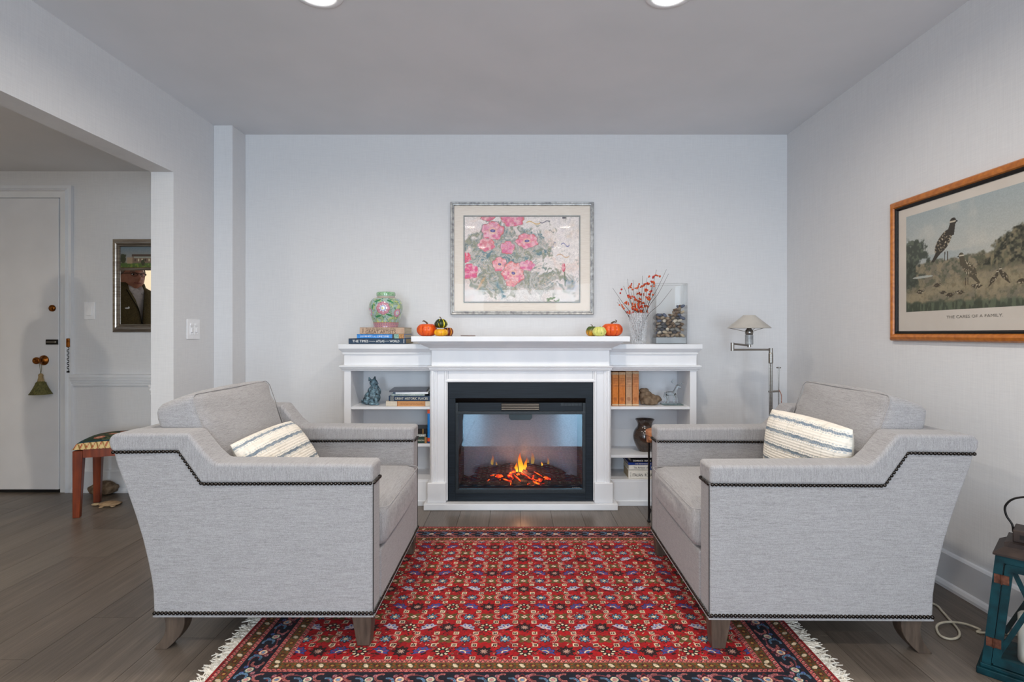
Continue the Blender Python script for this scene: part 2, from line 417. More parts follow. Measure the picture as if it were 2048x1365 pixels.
for k in range(11):
    cz = W(136, 698 + k * 4.2, YB - 0.025); a = (0 if k % 2 else 1)
    P = [(cz[0] + 0.006 * math.cos(t) * (1 if a else 0.5), cz[1] + (0 if a else 0.004) * math.cos(t), cz[2] + 0.009 * math.sin(t)) for t in np.linspace(0, 2 * PI, 11)]
    tube(bm, P, 0.0018, 5)
cz = W(136, 744, YB - 0.025); box(bm, cz[0] - 0.008, cz[0] + 0.009, cz[1] - 0.004, cz[1] + 0.003, cz[2] - 0.006, cz[2] + 0.006)
put('chain', bm, mat_black, door, world=True, kind='stuff', label='short door chain hanging from its keeper')

# switch plates
def switch_plate(name, label, c, wd, ht, m, n):
    """plate in XZ facing -y, centre c"""
    t = thing(name, label, 'light switch', c, m)
    put('cover_plate', B(-wd / 2, wd / 2, -0.006, 0.0, -ht / 2, ht / 2), mat_plastic, t, bevel=0.003)
    for k in range(n):
        x = (k - (n - 1) / 2) * 0.046
        if n == 1:
            put('rocker', prism(NB(), [(-0.0125, -0.033), (-0.006, 0.033), (-0.002, 0.033), (-0.002, -0.033)], 'x', x - 0.017, x + 0.017), mat_plastic, t, bevel=0.001, seg=1)
        else:
            put('switch_frame', frame(NB(), [(0, 0.0), (0, 0.009), (0.005, 0.009), (0.005, 0.0)], x - 0.017, x + 0.017, -0.033, 0.018, 0), mat_plastic, t)
            put('slider', B(x - 0.009, x + 0.010, -0.013, -0.004, -0.020, 0.010), mat_plastic, t, bevel=0.002, seg=1)
            put('switch_cap', B(x - 0.016, x + 0.016, -0.011, -0.004, 0.021, 0.034), mat_plastic, t, bevel=0.001, seg=1)
    for s in (-1, 1):
        put('screw', lz([(0, 0), (0.003, 0), (0.0025, 0.001), (0, 0.001)], Matrix.Translation((0, -0.006, s * ht * 0.42)) @ Matrix.Rotation(PI / 2, 4, 'X'), 8), mat_plastic, t)
    return t
switch_plate('light_switch', 'single white rocker switch in the hall, between the door and the mirror', W(180, 622, YB), 0.076, 0.118, 0, 1)
switch_plate('light_switch', 'double white slide switch on the left wall beside the opening', (XL, 3.306, 1.108), 0.132, 0.122, PI / 2, 2)

# recessed ceiling lights
mat_glow = M('lamp_diffuser', '#fff6e8', 0.5); mat_glow.b.inputs['Emission Color'].default_value = (1, 0.94, 0.85, 1); mat_glow.b.inputs['Emission Strength'].default_value = 9; mat_glow = mat_glow.m
for k, (x, y) in enumerate(LAMPS + [(-3.5, 1.1)]):
    z = HZ if k == len(LAMPS) else ZC
    lab = ['left recessed ceiling light with white trim ring above the seating', 'right recessed ceiling light with white trim ring above the seating'][k] if k < 2 else ['recessed ceiling light above the camera, left one', 'recessed ceiling light above the camera, right one', 'recessed ceiling light one row behind the camera, left one', 'recessed ceiling light one row behind the camera, right one', 'recessed ceiling light by the rear windows, left one', 'recessed ceiling light by the rear windows, right one', 'recessed ceiling light in the hall'][k - 2]
    t = thing('ceiling_light', lab, 'ceiling light', (x, y, z), group='recessed ceiling lights' if k < 2 else 'ceiling lights out of view')
    put('trim_ring', lathe(NB(), [(0.070, 0), (0.070, -0.003), (0.080, -0.006), (0.098, -0.003), (0.100, 0)], 32, closed=False), mat_plastic, t, smooth=True)
    put('diffuser', lathe(NB(), [(0, -0.003), (0.071, -0.003), (0.071, -0.0005), (0, -0.0005)], 32), mat_glow, t)
# ------------------------------------------------------------------ fireplace mantel (centre unit)
CX = 0.018; YF = 3.34
mantel = thing('fireplace_mantel', 'white fireplace mantel surround with moulded shelf, standing against the back wall', 'mantel', (CX, 3.5, 0))
mat_seam = var('seam_shadow_line', '#8b8f96', '#9a9ea4', 0.8, (9, 9, 9), bump=0)
def mp(n, bm, m=None, **k): return put(n, bm, m or mat_white, mantel, world=True, **k)
BX0, BX1 = CX - 0.548, CX + 0.549
mp('mantel_shelf', B(CX - 0.655, CX + 0.656, 3.24, YB - 0.001, 1.032, 1.065), bevel=0.003)
mp('crown_moulding', wrap(NB(), [(0.0, 0.978), (0.008, 0.978), (0.012, 0.984), (0.010, 0.990), (0.022, 0.998), (0.040, 1.007), (0.060, 1.018), (0.070, 1.026), (0.072, 1.032), (0.0, 1.032)], BX0, BX1, YF, YB - 0.01))
mp('frieze', B(BX0, BX1, YF, YB - 0.002, 0.880, 0.985), bevel=0.001, seg=1)
mp('band_moulding', wrap(NB(), [(0.0, 0.850), (0.006, 0.851), (0.008, 0.858), (0.013, 0.861), (0.013, 0.868), (0.018, 0.872), (0.020, 0.880), (0.0, 0.884)], BX0, BX1, YF, YB - 0.01))
# pilasters: outer stepped moulding, flat face, inner bead
BL0, BL1 = W(895, 0, YF)[0], W(1187, 0, YF)[0]; BZ0, BZ1 = 0.046, 0.781
for s, xa, xb in ((-1, BX0, BL0), (1, BL1, BX1)):
    o = xa if s < 0 else xb; i = xb if s < 0 else xa
    pts = [(o, 3.66), (o, YF - 0.006), (o - s * 0.012, YF - 0.006), (o - s * 0.014, YF - 0.001), (o - s * 0.020, YF - 0.001), (o - s * 0.022, YF + 0.004), (o - s * 0.032, YF + 0.004), (o - s * 0.036, YF + 0.010), (i + s * 0.022, YF + 0.010), (i + s * 0.018, YF + 0.002), (i + s * 0.008, YF + 0.002), (i, YF + 0.010), (i, 3.66)]
    mp('pilaster', prism(NB(), pts, 'z', 0.05, 0.853))
    px0, px1 = (854, 891.5) if s < 0 else (1189, 1226.5)
    a, b = W(px0, 0, 3.322)[0], W(px1, 0, 3.322)[0]
    mp('plinth_block', B(a, b, 3.322, 3.5, 0.04, 0.164), bevel=0.004, seg=1)
mp('head_panel', B(BL0 - 0.001, BL1 + 0.001, YF + 0.008, 3.45, BZ1 + 0.010, 0.853))
for x in (BL0 + 0.004, BL1 - 0.004): mp('joint_strip', B(x - 0.0008, x + 0.0008, YF + 0.0072, 3.35, BZ1 + 0.020, 0.850), mat_seam)
mp('head_bead', prism(NB(), [(YF + 0.010, BZ1 - 0.002), (YF + 0.0012, BZ1 + 0.003), (YF + 0.0012, BZ1 + 0.010), (YF + 0.007, BZ1 + 0.0185), (3.4, BZ1 + 0.0185), (3.4, BZ1 - 0.002)], 'x', BL0 - 0.018, BL1 + 0.018))
mp('base_slab', B(CX - 0.591, CX + 0.595, 3.305, 3.66, 0.001, 0.040), bevel=0.003)
# ------------------------------------------------------------------ electric firebox
fire = thing('electric_fireplace', 'black electric fireplace insert with glowing logs behind glass, set in the white mantel', 'fireplace', (CX, 3.5, 0.046))
mat_fbk = var('black_brushed_surround', '#141b22', '#1f2831', 0.5, (6, 6, 160), bump=0.08, **{'Specular IOR Level': 0.22})
mat_fin = var('charcoal_insert_metal', '#20272c', '#293036', 0.4, (60, 60, 60), metal=0.0, bump=0.04, **{'Specular IOR Level': 0.3})
def fp(n, bm, m, par=fire, **k): return put(n, bm, m, par, world=True, **k)
YS = 3.352
ix0, ix1 = W(911, 0, YS)[0], W(1171, 0, YS)[0]; iz1, iz0 = W(0, 797, YS)[2], W(0, 987, YS)[2]
bm = NB(); box(bm, BL0, BL1, YS, YS + 0.012, iz1, BZ1); box(bm, BL0, ix0, YS + 0.001, YS + 0.013, BZ0 + 0.0, iz1); box(bm, ix1, BL1, YS + 0.001, YS + 0.013, BZ0, iz1); box(bm, ix0, ix1, YS + 0.0005, YS + 0.0125, BZ0, iz0)
fp('surround_panel', bm, mat_fbk, bevel=0.0008, seg=1)
gx0, gx1 = W(917, 0, YS)[0], W(1165, 0, YS)[0]; gz1, gz0 = W(0, 829, YS)[2], W(0, 979, YS)[2]
bz = W(0, 823, YS)[2]; tz = W(0, 806, YS)[2]
bm = NB(); box(bm, ix0, gx0, YS - 0.008, YS + 0.02, iz0, tz); box(bm, gx1, ix1, YS - 0.008, YS + 0.02, iz0, tz); box(bm, ix0, ix1, YS - 0.0085, YS + 0.02, gz1, bz); box(bm, ix0, ix1, YS - 0.0085, YS + 0.02, iz0, gz0)
fp('insert_frame', bm, mat_fin, bevel=0.002)
fp('top_bezel', prism(NB(), [(YS - 0.012, iz1), (YS + 0.01, tz), (YS + 0.03, tz), (YS + 0.03, iz1)], 'x', ix0, ix1), mat_black)
cpn = fp('control_panel', B(gx0, gx1, YS + 0.004, YS + 0.016, bz, tz), mat_fbk)
vx0, vx1 = W(1003, 0, YS)[0], W(1078, 0, YS)[0]
fp('vent_recess', B(vx0 - 0.002, vx1 + 0.002, YS + 0.0025, YS + 0.01, bz + 0.003, tz - 0.001), mat_darkgap, cpn)
for k in range(4):
    z = tz - 0.006 - k * 0.0105
    fp('vent_slat', prism(NB(), [(YS - 0.001, z - 0.006), (YS + 0.004, z), (YS + 0.006, z - 0.001), (YS + 0.001, z - 0.007)], 'x', vx0, vx1), mat_steel, cpn)
for k in range(6):
    x = W(1121.5 + k * 7.1, 0, YS)[0]
    fp('button', B(x, x + 0.0195, YS + 0.0015, YS + 0.006, W(0, 812.5, YS)[2], W(0, 807.5, YS)[2]), mat_fin, cpn)
# inner box
YI = 3.62; bx0, bx1 = W(937, 0, YI)[0] - 0.03, W(1145, 0, YI)[0] + 0.03
mat_ibx = var('dark_firebox_liner', '#15100f', '#221b1a', 0.8, (30, 30, 30), bump=0.2)
bm = NB(); V = lambda *p: bm.verts.new(p)
ff = [V(gx0, YS + 0.02, gz0), V(gx1, YS + 0.02, gz0), V(gx1, YS + 0.02, gz1), V(gx0, YS + 0.02, gz1)]
bb = [V(bx0, YI, gz0), V(bx1, YI, gz0), V(bx1, YI, gz1), V(bx0, YI, gz1)]
for k in range(4): bm.faces.new([ff[k], ff[(k + 1) % 4], bb[(k + 1) % 4], bb[k]])
fp('firebox_liner', bm, mat_ibx)
fp('flame_screen', B(bx0, bx1, YI, YI + 0.008, gz0, gz1), var('smoky_flame_screen', '#8b8995', '#9d9ba7', 0.35, (90, 90, 200), bump=0.03))
# light strip and bracket at the top inside
fp('inner_hood', prism(NB(), [(W(1018, 0, 3.5)[0], W(0, 829, 3.5)[2] + 0.01), (W(1064, 0, 3.5)[0], W(0, 829, 3.5)[2] + 0.01), (W(1064, 0, 3.5)[0], W(0, 837, 3.5)[2]), (W(1060, 0, 3.5)[0], W(0, 841, 3.5)[2]), (W(1022, 0, 3.5)[0], W(0, 841, 3.5)[2]), (W(1018, 0, 3.5)[0], W(0, 837, 3.5)[2])], 'y', 3.5, 3.52), mat_black, bevel=0.002, seg=1)
bedz = gz0 + 0.012
def ember_mat(name, th, c_dark='#140d0b'):
    m = M(name, c_dark, 0.9); v = m.coords((26, 26, 26)); n = m.noise(v, 1, 4, 0.6, 0.8)
    m.color(m.ramp(m.noise(m.coords((60, 60, 60)), 1, 3), [(0.3, c_dark), (0.7, '#2b1d19')]))
    r = m.ramp(n, [(th, '#000000'), (th + 0.05, '#c01a05'), (th + 0.12, '#ff5a08'), (th + 0.22, '#ffb030')])
    m.link(r, m.b.inputs['Emission Color']); m.b.inputs['Emission Strength'].default_value = 2.2
    return m.bump(n, 0.6, 0.006).m
mat_bed = ember_mat('ember_bed', 0.60); mat_logdark = var('charred_log_bark', '#160c09', '#43251c', 0.9, (30, 30, 110), 4, bump=0.8, bd=0.006)
mat_loghot = ember_mat('glowing_log', 0.52, '#33140c')
mat_cinder = var('cinder_rock', '#171110', '#3a2d28', 0.9, (60, 60, 60), bump=0.5, bd=0.004)
# bed: bumpy strip, glowing only mid-bed
ny_, nx_ = 14, 60; bm = NB(); g = []
H = fbm(ny_, nx_, 6, 22, 5, 3)
for j in range(ny_):
    for i in range(nx_):
        x = gx0 + 0.004 + (gx1 - gx0 - 0.008) * i / (nx_ - 1); y = YS + 0.028 + (YI - YS - 0.032) * j / (ny_ - 1)
        g.append(bm.verts.new((x, y, gz0 + 0.004 + 0.022 * H[j, i] + 0.022 * (j / ny_) * max(0, 1 - abs(x - CX - 0.0) / 0.34) ** 0.8)))
for j in range(ny_ - 1):
    for i in range(nx_ - 1): bm.faces.new([g[j * nx_ + i], g[j * nx_ + i + 1], g[(j + 1) * nx_ + i + 1], g[(j + 1) * nx_ + i]])
bed = fp('ember_bed', bm, [mat_cinder, mat_bed], smooth=True)
for p in bed.data.polygons:
    c = p.center; xx = c.x + CX
    if -0.13 < xx - CX + 0.01 < 0.17 and c.y + 3.5 < 3.53: p.material_index = 1
rk = random.Random(11)
def rough_log(p0, p1, r, m, seed, taper=0.85, nseg=14, name='log'):
    q = random.Random(seed); p0, p1 = Vector(p0), Vector(p1); pts = []; rad = []
    for k in range(nseg + 1):
        t = k / nseg; pts.append(p0.lerp(p1, t) + Vector((q.uniform(-1, 1), q.uniform(-1, 1), q.uniform(-1, 1))) * r * 0.10)
        rad.append(r * (1 - (1 - taper) * t) * (0.9 + 0.2 * q.random()) * (0.82 if k in (0, nseg) else 1))
    b_ = tube(NB(), pts, rad, 12)
    for v in b_.verts: v.co += Vector((q.uniform(-1, 1), q.uniform(-1, 1), q.uniform(-1, 1))) * r * 0.09
    return fp(name, b_, m, smooth=True)
Yl = 3.50
rough_log(W(953, 950, Yl), W(1029, 938, Yl - .01), 0.040, mat_logdark, 1, 1.05)
rough_log(W(1048, 937, Yl + 0.02), W(1130, 955, Yl + 0.02), 0.040, mat_logdark, 2, 0.85)
rough_log(W(1086, 930, 3.56), W(1122, 944, 3.56), 0.015, mat_logdark, 3)
rough_log(W(1020, 957, 3.45), W(1028, 938, 3.48), 0.021, mat_loghot, 4)
rough_log(W(1044, 944, 3.46), W(1083, 961, 3.42), 0.019, mat_loghot, 5, 0.7)
rough_log(W(970, 964, 3.45), W(1016, 950, 3.47), 0.014, mat_logdark, 6)
rough_log(W(1040, 962, 3.42), W(1055, 968, 3.40), 0.012, mat_cinder, 7)
for k in range(16):
    a = W(rk.uniform(925, 1155), 0, 3.42)[0]; b_ = NB(); bmesh.ops.create_icosphere(b_, subdivisions=1, radius=1)
    r0 = rk.uniform(0.008, 0.016)
    for v in b_.verts: v.co = Vector((v.co.x * r0 * rk.uniform(0.8, 1.5), v.co.y * r0, v.co.z * r0 * rk.uniform(0.6, 1))) + Vector((0, 0, 0))
    bmesh.ops.translate(b_, verts=b_.verts, vec=(a, rk.uniform(3.395, 3.45), gz0 + 0.020 + 0.008 * rk.random()))
    fp('cinder', b_, mat_cinder)
# flames: closed, softly swelling tongues that give light
def flame_mat(name, st, alpha):
    m = M(name, '#ff8010', 0.5); g_ = m.node('ShaderNodeTexCoord').outputs['Generated']; s_ = m.node('ShaderNodeSeparateXYZ'); m.link(g_, s_.inputs[0])
    r = m.ramp(s_.outputs[2], [(0.0, '#ffd84a'), (0.4, '#ffae20'), (0.75, '#ff6a10'), (1.0, '#b03008')])
    e = m.node('ShaderNodeEmission'); m.link(r, e.inputs[0]); e.inputs[1].default_value = st
    t = m.node('ShaderNodeBsdfTransparent'); mx = m.node('ShaderNodeMixShader'); al = m.node('ShaderNodeMath', operation='MULTIPLY')
    rr_ = m.node('ShaderNodeMapRange'); m.link(s_.outputs[2], rr_.inputs[0]); rr_.inputs[1].default_value = 0.35; rr_.inputs[2].default_value = 1.0; rr_.inputs[3].default_value = alpha; rr_.inputs[4].default_value = alpha * 0.35
    m.link(rr_.outputs[0], mx.inputs[0]); m.link(t.outputs[0], mx.inputs[1]); m.link(e.outputs[0], mx.inputs[2])
    m.link(mx.outputs[0], m.n['Material Output'].inputs['Surface']); return m.m
mat_flame = flame_mat('bright_flame', 1.5, 0.8); mat_ghost = flame_mat('faint_flame', 0.9, 0.2)
def flame(px, py0, py1, wpx, Y, m, lean=0.0, seed=0):
    q = random.Random(seed); b_ = NB(); x0, y0, z0 = W(px, py0, Y); z1 = W(px, py1, Y)[2]; r = wpx / 2 / F * Y; rings = []; n = 12
    for k in range(n + 1):
        t = k / n; rad = max(r * (math.sin(PI * min(1, t * 0.62 + 0.22)) ** 1.2) * (1 - t) ** 0.55, 0.0004)
        cx = x0 + lean * t * (z1 - z0) + 0.25 * r * math.sin(5 * t + seed); rings.append([b_.verts.new((cx + rad * math.cos(a), y0 + 0.3 * rad * math.sin(a), z0 + (z1 - z0) * t)) for a in np.linspace(0, 2 * PI, 9)[:-1]])
    for a, b in zip(rings, rings[1:]):
        for i in range(8): b_.faces.new([a[i], a[(i + 1) % 8], b[(i + 1) % 8], b[i]])
    b_.faces.new(rings[0][::-1]); b_.faces.new(rings[-1])
    fp('flame', b_, m, smooth=True)
flame(1041, 945, 905, 13, 3.50, mat_flame, 0.0, 1); flame(1050, 944, 917, 9, 3.49, mat_flame, 0.12, 2); flame(1034, 944, 925, 9, 3.49, mat_flame, -0.1, 3)
flame(985, 930, 909, 7, 3.57, mat_ghost, 0, 4); flame(1066, 928, 903, 9, 3.59, mat_ghost, -0.1, 5); flame(1096, 930, 914, 5, 3.59, mat_ghost, 0, 6); flame(1084, 932, 924, 4, 3.55, mat_flame, 0, 7); flame(993, 931, 923, 4, 3.56, mat_ghost, 0, 8); flame(1054, 930, 912, 8, 3.58, mat_ghost, 0, 12)
mat_hot = M('hot_coal', '#3a0a03', 0.8); vv = mat_hot.coords((45, 45, 45)); nn = mat_hot.noise(vv, 1, 3, 0.6, 0.5)
mat_hot.link(mat_hot.ramp(nn, [(0.30, '#5a0a02'), (0.45, '#e02a06'), (0.6, '#ff7010'), (0.75, '#ffb838')]), mat_hot.b.inputs['Emission Color']); mat_hot.b.inputs['Emission Strength'].default_value = 1.3; mat_hot = mat_hot.bump(nn, 0.6, 0.006).m
def coal(px, py, wpx, hpx, Y, ang=0):
    c = W(px, py, Y); b_ = NB(); ell(b_, (0, 0, 0), (wpx / 2 / F * Y, 0.010, hpx / 2 / F * Y), 12, 8)
    for v in b_.verts: v.co *= 1 + 0.25 * math.sin(v.co.x * 400 + v.co.z * 300)
    bmesh.ops.transform(b_, matrix=Matrix.Translation(c) @ Matrix.Rotation(math.radians(ang), 4, 'Y'), verts=b_.verts)
    fp('glowing_coal', b_, mat_hot, smooth=True)
for a in ((998, 953, 15, 7, 3.44, 0), (986, 951, 10, 2, 3.44, -12), (1037, 949, 8, 5, 3.44, 0), (1036, 958, 22, 3, 3.41, 42), (1054, 953, 32, 2.2, 3.41, 34), (1072, 966, 15, 4, 3.40, 22), (1094, 957, 15, 5.5, 3.42, 18), (1077, 949, 20, 2, 3.44, 30), (1022, 965, 2, 12, 3.40, 8), (1012, 960, 15, 2, 3.41, 15), (1055, 969, 4, 2, 3.40, 0), (977, 961, 6, 1.6, 3.41, -40)): coal(*a)
fl = bpy.data.lights.new('fire_glow', 'POINT'); fl.energy = 1.5; fl.color = (1, 0.42, 0.18); fl.shadow_soft_size = 0.03
flo = bpy.data.objects.new('fire_glow', fl); COL.objects.link(flo); flo.location = (CX + 0.01, 3.415, gz0 + 0.10)
# front glass
mg = M('fire_glass', '#000000', 0.0); gl = mg.node('ShaderNodeBsdfGlossy'); gl.inputs['Roughness'].default_value = 0.02; gl.inputs['Color'].default_value = (0.52, 0.80, 1.0, 1)
tr = mg.node('ShaderNodeBsdfTransparent'); tr.inputs[0].default_value = (0.86, 0.86, 0.88, 1); fr = mg.node('ShaderNodeFresnel', IOR=1.9); mx = mg.node('ShaderNodeMixShader')
ad = mg.node('ShaderNodeMath', operation='MULTIPLY'); mg.link(fr.outputs[0], ad.inputs[0]); ad.inputs[1].default_value = 1.75; mg.link(ad.outputs[0], mx.inputs[0])
mg.link(tr.outputs[0], mx.inputs[1]); mg.link(gl.outputs[0], mx.inputs[2]); mg.link(mx.outputs[0], mg.n['Material Output'].inputs['Surface'])
bm = NB(); vs = [bm.verts.new(p) for p in ((gx0, YS + 0.006, gz0), (gx1, YS + 0.006, gz0), (gx1, YS + 0.006, gz1), (gx0, YS + 0.006, gz1))]; bm.faces.new(vs)
fp('front_glass', bm, mg.m)
bm = NB(); p = W(1144, 976.5, YS + 0.004); prism(bm, [(p[0], p[2]), (p[0] + 0.008, p[2]), (p[0] + 0.004, p[2] + 0.006)], 'y', YS + 0.0038, YS + 0.0044)
for k in range(9): box(bm, p[0] + 0.011 + k * 0.0045, p[0] + 0.0143 + k * 0.0045, YS + 0.0038, YS + 0.0044, p[2], p[2] + (0.003 if k % 3 else 0.0045))
fp('maker_mark', bm, mat_steel)

# ------------------------------------------------------------------ the two bookcases
WX0, WX1 = -1.088, 1.123; YW = 3.40; IN0, IN1 = -1.045, 1.082
def bookcase(side):
    lab = 'low white bookcase left of the fireplace, with animal figurine and art books' if side < 0 else 'low white bookcase right of the fireplace, with orange books and dark vase'
    xo, xi = (WX0, BX0 - 0.001) if side < 0 else (BX1 + 0.001, WX1)
    x0, x1 = (xo, xi)
    t = thing('bookcase', lab, 'bookcase', ((x0 + x1) / 2, 3.55, 0))
    P = lambda n, bm, **k: put(n, bm, mat_white, t, world=True, **k)
    out = -1 if side < 0 else 1
    # outer side panel + face post, inner side panel
    if side < 0: P('side_panel', B(WX0, IN0, YW, YB - 0.002, 0.03, 0.955), bevel=0.001, seg=1); P('inner_side_panel', B(BX0 - 0.02, BX0 - 0.001, YW + 0.005, YB - 0.002, 0.0, 0.85)); ia, ib = IN0, BX0 - 0.02
    else: P('side_panel', B(IN1, WX1, YW, YB - 0.002, 0.03, 0.955), bevel=0.001, seg=1); P('inner_side_panel', B(BX1 + 0.001, BX1 + 0.02, YW + 0.005, YB - 0.002, 0.0, 0.85)); ia, ib = BX1 + 0.02, IN1
    P('back_panel', B(ia, ib, YB - 0.022, YB - 0.004, 0.02, 0.955))
    P('frieze', B(ia if side < 0 else BX1 + 0.001, ib if side > 0 else BX0 - 0.001, YW + 0.001, YW + 0.018, 0.850, 0.957), bevel=0.0008, seg=1)
    z2 = 0.388 if side < 0 else 0.318
    P('shelf', B(ia, ib, YW + 0.004, YB - 0.022, 0.604, 0.622), bevel=0.0015, seg=1)
    P('shelf', B(ia, ib, YW + 0.004, YB - 0.022, z2 - 0.018, z2), bevel=0.0015, seg=1)
    P('bottom_shelf', B(ia, ib, YW + 0.004, YB - 0.022, 0.146, 0.164), bevel=0.0015, seg=1)
    P('kick_panel', B(ia, ib, YW + 0.002, YW + 0.02, 0.0, 0.150))
    P('base_trim', B(xo if side < 0 else x0, x1, YW - 0.006, YW + 0.03, 0.0, 0.032), bevel=0.002, seg=1)
    xa, xb = (WX0, BX0 + 0.02) if side < 0 else (BX1 - 0.02, WX1)
    def cut(bm):
        bmesh.ops.bisect_plane(bm, geom=bm.verts[:] + bm.edges[:] + bm.faces[:], plane_co=(BX0 - 0.001 if side < 0 else BX1 + 0.001, 0, 0), plane_no=(1 if side < 0 else -1, 0, 0), clear_outer=True); return bm
    P('crown_moulding', cut(wrap(NB(), [(0, 0.950), (0.006, 0.950), (0.008, 0.957), (0.005, 0.962), (0.014, 0.970), (0.022, 0.980), (0.026, 0.986), (0.028, 0.987), (0.028, 1.015), (0, 1.015)], xa, xb, YW, YB - 0.003)))
    P('band_moulding', cut(wrap(NB(), [(0, 0.847), (0.008, 0.849), (0.010, 0.856), (0.018, 0.862), (0.022, 0.870), (0.025, 0.873), (0.025, 0.880), (0.018, 0.884), (0, 0.885)], xa, xb, YW, YB - 0.003)))
    P('top_board', B(x0 if side > 0 else xo, x1, YW, YB - 0.003, 0.990, 1.0148))
    for zz in (0.598,):
        bmp = NB(); q = (IN0 + 0.004) if side < 0 else (IN1 - 0.004)
        box(bmp, q - 0.003, q + 0.003, 3.47, 3.478, zz - 0.004, zz + 0.002); put('shelf_pin', bmp, mat_steel, t, world=True)
    return t
bookcase(-1); bookcase(1)

